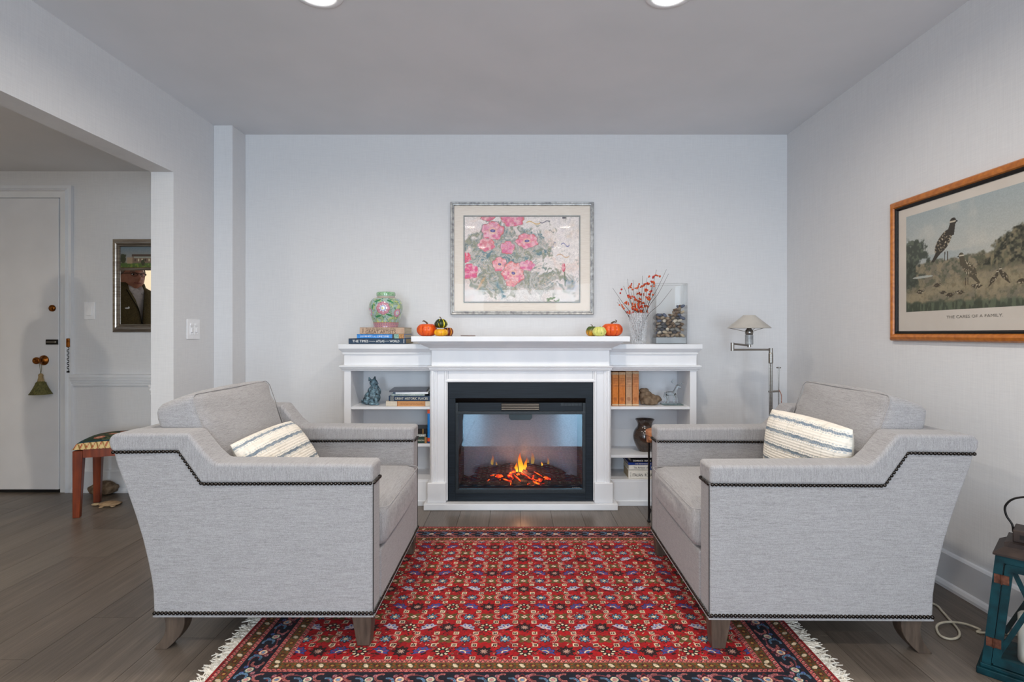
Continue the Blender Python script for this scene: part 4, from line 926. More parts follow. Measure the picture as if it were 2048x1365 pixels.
book('green book with tan corner, bottom of the small stack by the blue upright book', wx(795), wx(853.5), Yk, 0.15, 0.3885, 0.4275, cloth('dark_green_cover', '#1f3a30', '#284438'), gC, [('JOHNSON', .55, .91, .25, .6, ink_g)], bands=[(.93, 1, cloth('tan_corner', '#a8743e'))])
book('grey book with white label, middle of the small stack by the blue upright book', wx(800), wx(851.5), Yk + 0.003, 0.15, 0.4280, 0.4470, cloth('grey_cover', '#8d9390', '#9da39f'), gC, [('THE LINE', .55, .95, .22, .75, ink_w)])
book('black book with gilt bar, top of the small stack by the blue upright book', wx(798), wx(854), Yk + 0.002, 0.15, 0.4475, 0.4800, cloth('black_cover', '#17120f', '#1f1814', .4), gC, bands=[(.84, .87, cloth('gilt_bar', '#b08a4c'))])
gD = 'orange cloth books on the right bookcase'
def oldcloth(n, c0, c1, c2):
    m = M(n, c1, 0.75); s_ = m.node('ShaderNodeSeparateXYZ'); m.link(m.node('ShaderNodeTexCoord').outputs['Generated'], s_.inputs[0])
    x = m.ramp(s_.outputs[2], [(0.0, c0), (0.45, c0), (0.75, c1), (1.0, c2)]); n_ = m.noise(m.coords((60, 60, 60)), 1, 3)
    return m.color(m.mix(0.25, x, m.ramp(n_, [(0.3, '#6b3c18'), (0.7, '#e8a468')]))).m
specs = [(1218.2, 1223.4, '#b8794c', '#b07850', '#a8764f', 'narrow edge of an orange book pressed against the fireplace'), (1224.2, 1237.2, '#d2741c', '#c9772f', '#b57844', 'deep orange book, second from the fireplace'), (1238, 1250.6, '#cf7224', '#c27a3c', '#b07a4c', 'orange book in the middle of the orange row'), (1251.4, 1264, '#b8977a', '#b3957a', '#a78a70', 'faded beige book in the orange row'), (1264.8, 1277.8, '#c17b48', '#b87c52', '#a87656', 'orange brown book beside the rabbit figurine')]
for k, (a, b_, c0, c1, c2, lab) in enumerate(specs):
    top = 0.838 if k < 3 else 0.842
    bn = [(0.012, .05, cloth('frayed_foot', '#c0a888', '#d8c4a4', .9)), (.92, .985, cloth('frayed_head', '#a08468', '#c4ae90', .9))]
    t = book(lab, wx(a, 3.44), wx(b_, 3.44), 3.44, 0.16, 0.6225, top, oldcloth('faded_orange_cloth', c0, c1, c2), gD, stand=True, bands=bn if k else bn[1:], paper=mat_paper_old)
    if k == 0: continue
    h = top - 0.6225; bm = NB(); wd = wx(b_, 3.44) - wx(a, 3.44)
    for z in (.56, .60, .66, .695, .725, .755, .785, .81): box(bm, -wd * .36 if z > .6 else -wd * .5, wd * .36 if z > .6 else wd * .5, -0.0006, 0.001, h * z, h * z + 0.0018)
    put('spine_rules', bm, ink_o, t, kind='stuff')
    bm = NB(); R_ = wd * .27
    for r in (R_, R_ * .55): tube(bm, [(r * math.cos(a_), -0.0004, h * .20 + r * 1.15 * math.sin(a_)) for a_ in np.linspace(0, 2 * PI, 17)], 0.0007, 4, cap=False)
    for a_ in range(4): tube(bm, [(R_ * math.cos(a_ * PI / 4), -0.0004, h * .20 + R_ * math.sin(a_ * PI / 4)), (-R_ * math.cos(a_ * PI / 4), -0.0004, h * .20 - R_ * math.sin(a_ * PI / 4))], 0.0005, 4)
    put('emblem', bm, ink_o, t)
gE = 'books stacked on the bottom shelf behind the side table'
x0_ = 0.698; Ye = 3.412
book('thick cream book, lowest on the bottom shelf behind the side table', x0_, x0_ + .27, Ye, 0.17, 0.1645, 0.2215, cloth('ivory_jacket', '#e0dcd2', '#e8e4da', .5), gE, [('ITALIAN', .10, .335, .30, .62, ink_k), ('ROMANCE', .385, .68, .30, .62, ink_k), ('the', .42, .47, .72, .82, ink_k), ('....', .05, .06, .2, .8, ink_k, True)], paper=mat_paper_old)
book('white book with blue label, second up on the bottom shelf stack', x0_ + .003, x0_ + .25, Ye + .002, 0.18, 0.2220, 0.2530, cloth('white_jacket', '#dcdad2', '#e4e2da', .5), gE, [('The Artisans of', .12, .49, .28, .66, ink_k), ('Provence', .57, .80, .3, .7, ink_w)], bands=[(.54, .9, cloth('blue_label', '#3a4f86'))])
book('royal blue book, third up on the bottom shelf stack', x0_, x0_ + .24, Ye + .001, 0.19, 0.2535, 0.2690, cloth('royal_blue_jacket', '#15307c', '#1c3a8a', .35), gE, [('THE RENAISSANCE', .17, .6, .25, .7, ink_g)])
book('black and red book on top of the bottom shelf stack', x0_ + .014, x0_ + .235, Ye + .001, 0.19, 0.2695, 0.2940, cloth('black_jacket', '#141416', '#1b1a1d', .35), gE, [('DOMINICK', .08, .36, .2, .6, ink_w), ('DUNNE', .40, .58, .2, .6, ink_w)], bands=[(.28, 1, cloth('crimson_jacket_band', '#7b1c24'))] if False else [])

# ------------------------------------------------------------------ ginger jar
def lathe_paint(prof, nz, nt, img, c=(0, 0, 0)):
    pr = np.array(prof); s = np.r_[0, np.cumsum(np.hypot(*np.diff(pr, axis=0).T))]; q = np.linspace(0, s[-1], nz); r = np.interp(q, s, pr[:, 0]); z = np.interp(q, s, pr[:, 1])
    th = np.linspace(0, 2 * PI, nt) - PI / 2 - PI     # column nt/2 faces -y
    X = r[:, None] * np.cos(th)[None]; Y = r[:, None] * np.sin(th)[None]; Z = np.repeat(z[:, None], nt, 1)
    return np.stack([X, Y, Z], -1) + np.array(c), q / s[-1], z
jp = curve_pts([(0.079, 0, 0), (0.080, 0, 0.012), (0.088, 0, 0.045), (0.102, 0, 0.09), (0.108, 0, 0.125), (0.103, 0, 0.160), (0.086, 0, 0.184), (0.062, 0, 0.196)], 8)
jp = [(p[0], p[2]) for p in jp] + [(0.0575, 0.199), (0.0565, 0.203), (0.0605, 0.206), (0.061, 0.222), (0.058, 0.229), (0.052, 0.231), (0.050, 0.226), (0.049, 0.205)]
nz, nt = 170, 340; img = np.zeros((nz, nt, 3)); img[:] = rgb('#a3bab6')
G, qq, zz = lathe_paint(jp, nz, nt, img)
Zg = np.repeat(zz[:, None], nt, 1); Tg = np.repeat(np.linspace(-PI, PI, nt)[None], nz, 0) * 0.1
vine = fbm(nz, nt, 13, 34, 21, 2); body = (Zg > 0.03) & (Zg < 0.188)
lay(img, body * sm(np.abs(vine - 0.5), 0.0, 0.09) * (vine > .5) * 0.75, '#8fa57c'); lay(img, body * (1 - sm(np.abs(vine - 0.52), 0.0, 0.03)) * .8, '#55775a')
lay(img, body * sm(vn(nz, nt, 24, 60, 31), 0.66, 0.8) * 0.8, '#c8d17c'); lay(img, body * sm(vn(nz, nt, 30, 70, 35), 0.78, 0.86) * 0.8, '#3f7c55')
lay(img, (np.abs(Zg - 0.193) < 0.008) * (0.7 + 0.3 * np.sign(np.sin(Tg * 600))), '#c6a496'); lay(img, ((Zg < 0.03) * 1.0), '#b98a93')
lay(img, ((Zg < 0.028) & (np.hypot(((Tg + 1) % 0.0185) - 0.00925, (Zg % 0.014) - 0.007) < 0.0032)) * 1.0, '#5c5a86'); lay(img, (np.abs(Zg - 0.030) < 0.0015) * 1.0, '#b55a60')
rim = (qq > 0.80)[:, None] & (Zg > 0.199); lay(img, rim * 1.0, '#9cc29c'); lay(img, rim * sm(vn(nz, nt, 60, 70, 41), .55, .7) * .8, '#5f9468')
for cx, cz, R in ((0.006, 0.122, 0.040), (0.100, 0.092, 0.026), (-0.100, 0.098, 0.026)):
    u, v = Tg - cx, Zg - cz; r = np.hypot(u, v); a = np.arctan2(v, u)
    lay(img, (r < R * (0.95 + 0.09 * np.abs(np.cos(4 * a)))) * 1.0, '#b3647c'); lay(img, ((r < R * (0.86 + 0.09 * np.abs(np.cos(4 * a)))) & (r > R * .5)) * (0.5 + 0.5 * np.abs(np.cos(4 * a))), '#cc9aa8')
    lay(img, (r < R * (0.52 + 0.07 * np.cos(8 * a))) * 1.0, '#dfe4ee'); lay(img, (np.abs(r - R * .40) < R * .05) * 1.0, '#8f9cc4'); lay(img, (r < R * .2) * 1.0, '#d3cf7e')
for cx, cz, an in ((-0.035, 0.168, .3), (0.05, 0.165, -.4), (-0.03, 0.07, .2), (0.045, 0.078, -.3), (-0.065, 0.13, 1.3)):
    u, v = Tg - cx, Zg - cz; u, v = u * math.cos(an) + v * math.sin(an), -u * math.sin(an) + v * math.cos(an); lay(img, ((u / 0.022) ** 2 + (v / 0.006) ** 2 < 1) * 1.0, '#3f8a5c')
jar = thing('ginger_jar', 'green porcelain ginger jar painted with pink peony, standing on the stacked books', 'jar', (W(772, 0, 3.535)[0], 3.535, 1.121))
put('jar_body', grid_mesh('jar_body', G, img), painted_mat('glazed_porcelain', 0.12, 0.0, 30, **{'Coat Weight': 0.6}), jar, smooth=True)

# ------------------------------------------------------------------ pumpkins and gourds
def gourd_mat(name, c1, c2, stripe=None, n=10, sw=0.3, top=None):
    m = M(name, c1, 0.32); v = m.coords((22, 22, 22)); x = m.ramp(m.noise(v, 1, 4), [(0.3, c1), (0.7, c2)])
    s_ = m.node('ShaderNodeSeparateXYZ'); m.link(m.node('ShaderNodeTexCoord').outputs['Object'], s_.inputs[0])
    if stripe:
        at = m.node('ShaderNodeMath', operation='ARCTAN2'); m.link(s_.outputs[1], at.inputs[0]); m.link(s_.outputs[0], at.inputs[1])
        k = m.node('ShaderNodeMath', operation='MULTIPLY'); m.link(at.outputs[0], k.inputs[0]); k.inputs[1].default_value = n
        q = m.node('ShaderNodeMath', operation='COSINE'); m.link(k.outputs[0], q.inputs[0])
        ad = m.node('ShaderNodeMath', operation='ADD'); m.link(q.outputs[0], ad.inputs[0]); m.link(m.noise(v, 3, 3), ad.inputs[1])
        r = m.node('ShaderNodeMapRange'); m.link(ad.outputs[0], r.inputs[0]); r.inputs[1].default_value = 1.5 - sw; r.inputs[2].default_value = 1.6 - sw; x = m.mix(r.outputs[0], x, stripe)
    if top:
        g = m.node('ShaderNodeMapRange'); m.link(s_.outputs[2], g.inputs[0]); g.inputs[1].default_value = top[1]; g.inputs[2].default_value = top[2]; x = m.mix(g.outputs[0], x, top[0])
    return m.color(x).m
mat_stem = var('dried_gourd_stem', '#3a2a20', '#6a5540', 0.8, (200, 200, 40), bump=0.3)
def pumpkin(name, label, loc, R, H, ribs, depth, m, stem, pear=0.0, tilt=(0, 0, 0), group='pumpkins and gourds on the mantel', cat='pumpkin', sr=0.005):
    t = thing(name, label, cat, loc, 0, group); t.rotation_euler = tilt
    prof = []
    for k in range(19):
        a = PI * k / 18; r = math.sin(a) ** 0.75; z = -math.cos(a)
        zz_ = 0.5 + 0.5 * z; r *= 1 - pear * max(0, zz_ - .45) * 1.1
        dip = 0.13 * math.exp(-(r / 0.35) ** 2); prof.append((R * r + 1e-5, H * (zz_ - (dip if z > 0 else -dip * .5))))
    bm = lathe(NB(), prof, ribs * 8, fn=lambda a, z: 1 - depth * (1 - abs(math.sin(ribs * a / 2 + 0.4)) ** 0.5), closed=False)
    zlo = min(v.co.z for v in bm.verts); bmesh.ops.translate(bm, verts=bm.verts, vec=(0, 0, -zlo)); bmesh.ops.remove_doubles(bm, verts=bm.verts, dist=2e-5)
    put('rind', bm, m, t, smooth=True)
    pts = curve_pts([(x * 1.0, y, H * (.80 if not pear else .86) + z) for x, y, z in stem], 5); n_ = len(pts)
    put('stem', tube(NB(), pts, [sr * (1.5 - 0.9 * min(1, k / n_ * 1.5)) for k in range(n_)], 7), mat_stem, t, smooth=True)
    return t
m_or = gourd_mat('orange_pumpkin_rind', '#d2430e', '#ee6a1c', '#b8380c', 10, 0.12); Zm = 1.0655
pumpkin('pumpkin', 'larger orange pumpkin with curling stem, left end of the mantel shelf', W(854, 0, 3.36)[:2] + (Zm,), 0.063, 0.084, 10, 0.09, m_or, [(0, 0, -0.012), (0.0, 0, 0.012), (-0.014, 0, 0.024), (-0.022, 0, 0.028), (-0.026, 0, 0.022)])
pumpkin('gourd', 'small yellow gourd beneath the dark green striped one, left group on the mantel', W(882, 0, 3.31)[:2] + (Zm,), 0.044, 0.048, 9, 0.09, gourd_mat('yellow_gourd_rind', '#e39a10', '#f4b81c', '#d3800c', 9, .1), [(0, 0, -0.01), (0, 0, 0.0)], cat='gourd')
pumpkin('gourd', 'dark red and yellow striped gourd lying behind the yellow one on the mantel', W(896, 0, 3.38)[:2] + (Zm,), 0.034, 0.058, 8, 0.10, gourd_mat('maroon_striped_rind', '#4a150c', '#7d2a10', '#e0902a', 8, .35), [(0, 0, -0.005), (0, 0, 0.006)], cat='gourd')
pumpkin('gourd', 'dark green gourd with yellow stripes resting on top of the yellow gourd', W(882, 0, 3.34)[:2] + (Zm + 0.050,), 0.042, 0.064, 7, 0.15, gourd_mat('dark_green_striped_rind', '#14210c', '#2e4218', '#e2d22c', 7, .16), [(0, 0, -0.010), (0.0, 0, 0.004), (-0.006, 0, 0.012), (-0.012, 0, 0.010)], pear=0.55, cat='gourd', sr=0.003)
pumpkin('pumpkin', 'orange pumpkin with dark curly stem, right end of the mantel shelf', W(1224, 0, 3.36)[:2] + (Zm,), 0.067, 0.086, 10, 0.09, m_or, [(0, 0, -0.012), (-0.002, 0, 0.010), (0.012, 0, 0.020), (0.024, 0, 0.018), (0.028, 0, 0.026), (0.020, 0, 0.032)])
pumpkin('gourd', 'pale yellow gourd with green ribs, in front of the right orange pumpkin', W(1199, 0, 3.30)[:2] + (Zm,), 0.043, 0.064, 9, 0.12, gourd_mat('pale_yellow_rind', '#cfd06a', '#e3e08a', '#6f8a3c', 9, .0), [(0, 0, -0.012), (0.004, 0, 0.006)], pear=0.25, cat='gourd', sr=0.003)
pumpkin('gourd', 'green and orange gourd, leftmost of the right group on the mantel', W(1184, 0, 3.37)[:2] + (Zm,), 0.040, 0.068, 8, 0.09, gourd_mat('green_to_orange_rind', '#d88a20', '#c9a024', '#3c4f1c', 8, .05, top=('#4a5c24', 0.018, 0.042)), [(0, 0, -0.012), (0.002, 0, 0.006), (-0.008, 0, 0.014)], pear=0.3, cat='gourd', sr=0.003)
a = W(897, 671, 3.27); lf = NB(); prism(lf, [(-0.022, 0), (-0.010, 0.010), (0.008, 0.012), (0.024, 0.004), (0.012, -0.008), (-0.008, -0.009)], 'z', 0, 0.0035)
tag(put('leaf', lf, mat_stem, None, at=(0, 0, 0), bevel=0.001, seg=1), 'small dried leaf lying at the foot of the yellow gourd', 'leaf').location = (a[0], 3.272, Zm)
a = W(936, 0, 3.34); tag(put('coaster', lathe(NB(), [(0, 0), (0.045, 0), (0.047, 0.002), (0.045, 0.004), (0, 0.004)], 28), var('brown_wood_slice', '#4a2c18', '#7d4f2c', .6, (60, 60, 60)), None, smooth=False), 'thin brown round coaster lying flat on the mantel', 'coaster').location = (a[0], 3.34, Zm)
# ------------------------------------------------------------------ flower painting over the mantel
def pane(name, x0, x1, z0, z1, y, parent, fac=1.0):
    m = M('picture_glass', '#000000', 0.0); g = m.node('ShaderNodeBsdfGlossy'); g.inputs['Roughness'].default_value = 0.0; t = m.node('ShaderNodeBsdfTransparent')
    f = m.node('ShaderNodeFresnel', IOR=1.45); q = m.node('ShaderNodeMath', operation='MULTIPLY'); m.link(f.outputs[0], q.inputs[0]); q.inputs[1].default_value = fac
    x = m.node('ShaderNodeMixShader'); m.link(q.outputs[0], x.inputs[0]); m.link(t.outputs[0], x.inputs[1]); m.link(g.outputs[0], x.inputs[2]); m.link(x.outputs[0], m.n['Material Output'].inputs['Surface'])
    bm = NB(); bm.faces.new([bm.verts.new(p) for p in ((x0, y, z0), (x1, y, z0), (x1, y, z1), (x0, y, z1))])
    return put(name, bm, m.m, parent)
def P2(px, py, Y): p = W(px, py, Y); return p[0], p[2]
YP = 3.672; x0, z1 = P2(901, 404, YP); x1, z0 = P2(1187.5, 629.5, YP)
pic = thing('framed_painting', 'painting of pink poppies in a silver frame with linen mat, hung over the mantel', 'painting', ((x0 + x1) / 2, 3.70, z0))
def lx(v): return v - pic.location.x
def lz_(v): return v - z0
put('frame', frame(NB(), [(0, 0.0), (0, 0.026), (0.004, 0.030), (0.010, 0.028), (0.016, 0.031), (0.021, 0.030), (0.024, 0.020), (0.024, 0.0)], lx(x0), lx(x1), 0, lz_(z1), 0), var('silver_leaf_frame', '#7d7e80', '#c4c4c2', 0.42, (45, 45, 45), 6, 0.55, 0.5, 0.003), pic)
ax0, az1 = P2(929.5, 434, YP + 0.012); ax1, az0 = P2(1158, 603.5, YP + 0.012)
put('mat_board', B(lx(x0) + 0.02, lx(x1) - 0.02, -0.016, -0.013, 0.02, lz_(z1) - 0.02), var('cream_linen_mat', '#e6dbcf', '#f0e7dc', 0.95, (20, 20, 300), 4, bump=0.1), pic)
put('inner_liner', frame(NB(), [(0, 0), (0, 0.006), (0.004, 0.007), (0.007, 0.005), (0.007, 0)], lx(ax0) - 0.008, lx(ax1) + 0.008, lz_(az0) - 0.008, lz_(az1) + 0.008, -0.016), var('grey_liner', '#8a8f90', '#a0a4a3', 0.5, (60, 60, 60), bump=0.1), pic)
def flower_paint():
    ny, nx = 250, 336; img = np.zeros((ny, nx, 3)); img[:] = rgb('#eee5e1')
    X, Y = np.meshgrid(np.linspace(0, 1, nx), np.linspace(0, 1, ny))
    n1 = fbm(ny, nx, 5, 7, 1); n2 = fbm(ny, nx, 9, 12, 2); n3 = fbm(ny, nx, 22, 30, 3); n4 = fbm(ny, nx, 14, 9, 8); s1 = vn(ny, nx, 60, 34, 5); s2 = vn(ny, nx, 36, 70, 6)
    lay(img, sm(n1, .45, .7) * .5, '#e9d3c0'); lay(img, sm(n2, .5, .7) * .55, '#e6cdd4')
    lay(img, (X > .55) * (Y < .35) * sm(n1, .4, .6) * .6, '#ecd6bf')
    # loose strokes: noise sampled along warped, swirling coordinates
    yy_, xx_ = np.mgrid[0:ny, 0:nx]; w1 = (fbm(ny, nx, 4, 6, 61) - .5); w2 = (fbm(ny, nx, 4, 6, 66) - .5)
    def warp(a, k): return a[np.clip((yy_ + w1 * k).astype(int), 0, ny - 1), np.clip((xx_ + w2 * k).astype(int), 0, nx - 1)]
    st = warp(vn(ny, nx, 70, 16, 71), 190); st2 = warp(vn(ny, nx, 18, 80, 72), 190); st3 = warp(fbm(ny, nx, 16, 20, 73, 3), 120)
    D_ = 1.15 * np.exp(-((X - .28) / .30) ** 2 - ((Y - .42) / .30) ** 2) + .8 * np.exp(-((X - .62) / .15) ** 2 - ((Y - .34) / .17) ** 2) + .75 * np.exp(-((X - .66) / .24) ** 2 - ((Y - .79) / .15) ** 2) + .5 * np.exp(-((X - .93) / .08) ** 2 - ((Y - .76) / .13) ** 2) + .5 * np.exp(-((X - .2) / .22) ** 2 - ((Y - .80) / .10) ** 2)
    k = sm(D_ * 0.9 + (st3 - .5) * 1.1, .24, .50)
    lay(img, k * .85, '#adb0ac'); lay(img, k * sm(st, .42, .75) * .6, '#7b8781'); lay(img, k * sm(st2, .52, .7) * .8, '#c0b4ae'); lay(img, k * sm(n4, .50, .62) * sm(st, .3, .6) * .8, '#44707f')
    lay(img, k * sm(st3, .56, .66) * .8, '#858a74'); lay(img, k * sm(1 - st2, .66, .9) * .5, '#66706d'); lay(img, k * sm(vn(ny, nx, 80, 90, 75), .74, .86) * .6, '#d9c0a4')
    lay(img, sm(n1, .5, .62) * (1 - k) * .6, '#ead2cb'); lay(img, sm(n2, .5, .62) * (1 - k) * .5, '#f5efeb'); lay(img, sm(1 - st3, .58, .70) * (1 - k) * .35, '#cfc9cb')
    lay(img, (1 - sm(np.abs(st3 - .47), 0, .010)) * .5 * (X > .42), '#8a8688'); lay(img, (1 - sm(np.abs(n2 - .47), 0.0, .008)) * .5 * (Y > .6), '#7f878c'); lay(img, (Y > .86) * sm(n1 + .1, .4, .55) * .6, '#eef0f0')
    lay(img, np.exp(-((X - .345 - .25 * w1) / .016) ** 2) * sm(Y, .74, .80) * (1 - sm(Y, .94, .99)) * sm(st2, .2, .5), '#5f8794')
    lay(img, np.exp(-(((X - .12) + (Y - .78) * .45 + .1 * w2) / .014) ** 2) * sm(Y, .68, .74) * (1 - sm(Y, .82, .88)) * .8, '#c79a6a')
    def fl(cx, cy, rx, ry, base, core, seed, ang=0.0, rim='#e79a9a', cc='#4a3f86', cs=.2):
        u, v = (X - cx) / rx, (Y - cy) / ry; u, v = u * math.cos(ang) + v * math.sin(ang), -u * math.sin(ang) + v * math.cos(ang)
        a = np.arctan2(v, u); r = np.hypot(u, v) / (1 + .07 * np.sin(5 * a + seed) + .05 * np.sin(9 * a + 2 * seed)); q = vn(ny, nx, 40, 50, seed + 50)
        lay(img, (r < 1.10) * (1 - sm(r, 1.0, 1.1)) * .9, '#8d7d80' if seed % 2 else '#b59aa0'); lay(img, 1 - sm(r, .95, 1.0), base)
        pet = np.sin(5 * a + 4 * r + seed); lay(img, (r < .97) * sm(pet, .1, .9) * .6, rim); lay(img, (r < .97) * sm(q * (v * .45 + .75), .45, .75) * .6, '#d9508a'); lay(img, (r < .95) * sm(1 - q, .5, .8) * .65, '#f2c8d0'); lay(img, (np.abs(pet - .55) < .10) * (r < .9) * sm(q, .35, .6) * .7, '#c9365e')
        lay(img, (np.abs(r - .93) < .05) * sm(q, .4, .6) * .7, '#e0584f')
        if core:
            lay(img, (1 - sm(r, cs * 1.5, cs * 2.1)) * .6, '#f0c7a0'); e = np.hypot((u) / 1.2, v / .85); lay(img, 1 - sm(e, cs * .85, cs * 1.05), cc); lay(img, (e < cs * .45) * .7, '#8f9ac8')
    fl(.245, .165, .098, .108, '#e592ae', 1, 3, 0.1); fl(.42, .03, .10, .085, '#e67f9e', 0, 4); fl(.20, .005, .06, .045, '#e3909c', 0, 7)
    fl(.19, .33, .073, .075, '#e0808e', 0, 6, .1); fl(.545, .285, .096, .088, '#ea8aa2', 1, 5, -.1); fl(.375, .365, .062, .078, '#e28fb0', 0, 9)
    fl(.305, .56, .062, .085, '#efa0ac', 1, 11, .2); fl(.425, .665, .098, .135, '#f0a5aa', 1, 13, .3, cs=.15); fl(.545, .575, .068, .06, '#de7aa6', 0, 8); fl(.045, .645, .073, .09, '#df4d84', 0, 10)
    fl(.01, .48, .045, .06, '#e64a6c', 0, 12); fl(.41, .78, .05, .045, '#eda0a0', 0, 2)
    fl(.865, .60, .016, .052, '#c8344c', 0, 14, .1); lay(img, (np.abs(X - .875 - (Y - .7) * .05) < .006) * (Y > .65) * (Y < .82) * .8, '#5b6a50')
    for cx, cy, L, am, col in ((.60, .07, .10, .016, '#d9a850'), (.70, .06, .07, -.012, '#4c4a60'), (.88, .33, .06, .02, '#4a5296'), (.86, .46, .09, .02, '#c89a6c'), (.76, .17, .04, .015, '#6c7372'), (.78, .33, .03, -.03, '#4a5a94')):
        lay(img, (np.abs(X - cx) < L / 1.6) * (np.abs(Y - cy - am * np.sin((X - cx) / L * 5)) < .006) * .8, col)
    lay(img, (np.hypot((X - .87) / .018, (Y - .012) / .012) < 1) * .9, '#3c3c44')
    gr = np.hypot((X - .77) / .06, (Y - .98) / .035); lay(img, (gr < 1) * (vn(ny, nx, 70, 60, 91) > .5) * .8, '#5d7d52')
    lay(img, np.exp(-((X - .93) / .05) ** 2 - ((Y - .80) / .06) ** 2) * sm(n3, .4, .6) * .7, '#7d9cc0')
    img = img * .84 + rgb('#f2e9e4') * .16; return np.clip(img * (0.93 + .12 * vn(ny, nx, 120, 150, 99)[..., None]), 0, 1)
put('painted_paper', canvas('painted_paper', lx(ax0), lx(ax1), lz_(az0), lz_(az1), -0.0165, flower_paint()), painted_mat('watercolour_paper', 0.7, 0.1, 300), pic)
pane('glass', lx(x0) + 0.02, lx(x1) - 0.02, 0.02, lz_(z1) - 0.02, -0.0235, pic, 0.22)

# ------------------------------------------------------------------ bird print on the right wall
def polymask(X, Y, pts):
    m = np.zeros(X.shape, bool); n = len(pts); j = n - 1
    for i in range(n):
        xi, yi = pts[i]; xj, yj = pts[j]
        with np.errstate(divide='ignore', invalid='ignore'):
            c = ((yi > Y) != (yj > Y)) & (X < (xj - xi) * (Y - yi) / (yj - yi + 1e-12) + xi)
        m ^= c; j = i
    return m
def bird_print():
    ny, nx = 260, 420; img = np.zeros((ny, nx, 3)); X, Y = np.meshgrid(np.linspace(0, 1.6, nx), np.linspace(0, 1, ny)); wx_ = X / 1.6
    sky = np.clip(Y * 1.4, 0, 1)[..., None]; img[:] = rgb('#a9b4b6') * (1 - sky) + rgb('#c9c4b8') * sky
    n1 = fbm(ny, nx, 5, 8, 11); n2 = fbm(ny, nx, 14, 22, 12); n3 = fbm(ny, nx, 34, 52, 13); n4 = vn(ny, nx, 16, 90, 14)
    lay(img, sm(n1, .45, .75) * .4, '#d4d0c6')
    lay(img, sm(Y + (n2 - .5) * .05, .43, .46) * np.exp(-((X - .45) / .35) ** 2) * .6, '#98a6ac')
    ground = sm(Y + (n2 - .5) * .06, .50 , .53); lay(img, ground, '#7d7766'); lay(img, ground * sm(n3, .45, .62) * .8, '#565a48'); lay(img, ground * sm(1 - n2, .5, .64) * .6, '#a39478')
    tree = sm(1.15 - np.hypot((X - .09) / .22, (Y - .42) / .20) + (n2 - .5) * 1.3, .25, .5); lay(img, tree * .95, '#454b42'); lay(img, tree * sm(n3, .5, .64) * .7, '#6f7666')
    tree = sm(1.1 - np.hypot((X - .0) / .32, (Y - .62) / .17) + (n2 - .5) * 1.2, .25, .5); lay(img, tree * .9, '#3c4238'); lay(img, tree * sm(n3, .52, .66) * .6, '#5d6558')
    slope = sm(Y - (.70 - (X - .66) * .62) + (n2 - .5) * .22, -.02, .04) * (X > .60) * (1 - sm(Y, .60, .70)); lay(img, slope, '#4c4c3e'); lay(img, slope * sm(n3, .47, .6) * .8, '#77745c'); lay(img, slope * sm(n4 * n2, .25, .4) * .55, '#9a8c70'); lay(img, slope * sm(1 - n3, .55, .68) * .8, '#2b2e26')
    path = np.exp(-((Y - .80 - (X - .8) * -.06 + (n1 - .5) * .1) / .075) ** 2); lay(img, path * .75, '#a89a7c'); lay(img, path * sm(n3, .55, .7) * .5, '#7d705a')
    lay(img, sm(Y + (n2 - .5) * .05 - .03 * X, .88, .92), '#4a5142'); lay(img, sm(Y, .9, .94) * sm(n4, .5, .7) * .7, '#6e7660')
    lay(img, (np.hypot((X - .22) / .13, (Y - .655) / .012) < 1) * .9, '#b9bdb6')
    def bird(cx, cy, s, f=1, dark='#3a342c', up=True):
        u, v = (X - cx) / s * f, (Y - cy) / s
        body = ((u * .75 + v * .66) / .30) ** 2 + ((-u * .66 + v * .75) / .62) ** 2 < 1 if up else (u / .62) ** 2 + (v / .36) ** 2 < 1
        lay(img, body * 1.0, dark); tex = vn(ny, nx, 90, 140, 60)
        lay(img, body * (tex > .62) * .75, '#8d8068'); lay(img, body * (tex > .8) * .7, '#d5cbb4')
        hx, hy = (.50, -.78) if up else (.68, -.12)
        if up: lay(img, polymask(u, v, [(.15, -.25), (.35, -.75), (.62, -.7), (.55, -.2)]) * 1.0, dark)
        hd = np.hypot(u - hx, v - hy); lay(img, (hd < .17) * 1.0, dark); lay(img, ((hd < .17) & (np.abs(v - hy) < .035)) * .9, '#d8cfba'); lay(img, polymask(u, v, [(hx + .14, hy - .05), (hx + .27, hy + .03), (hx + .13, hy + .06)]) * 1.0, '#2b2620')
        lay(img, polymask(u, v, [(-.30, .25), (-.66, .80), (-.52, .82), (-.12, .45)] if up else [(-.45, -.12), (-.95, .08), (-.5, .14)]) * 1.0, dark)
        if s > .1:
            for q in (.05, .2): lay(img, polymask(u, v, [(q, .45), (q + .05, .45), (q + .04, .85), (q, .85)]) * 1.0, '#4a4034')
    bird(.475, .345, .22, 1); bird(.76, .64, .17, -1, '#57503f', True)
    for x, y, s, f in ((.19, .80, .065, 1), (.40, .755, .055, 1), (.47, .83, .05, -1), (.55, .86, .06, 1), (.66, .845, .06, -1), (.84, .80, .065, -1), (1.00, .755, .075, 1), (1.10, .74, .08, -1), (1.25, .80, .06, 1)): bird(x, y, s, f, '#4a4234', s > .07)
    return np.clip(img * (0.96 + .06 * vn(ny, nx, 130, 200, 98)[..., None]), 0, 1)
prt = thing('framed_print', 'bird print in an orange maple frame with black liner, on the right wall', 'picture', (XR, 2.18, 1.047)); prt.rotation_euler = (0, 0, -PI / 2)
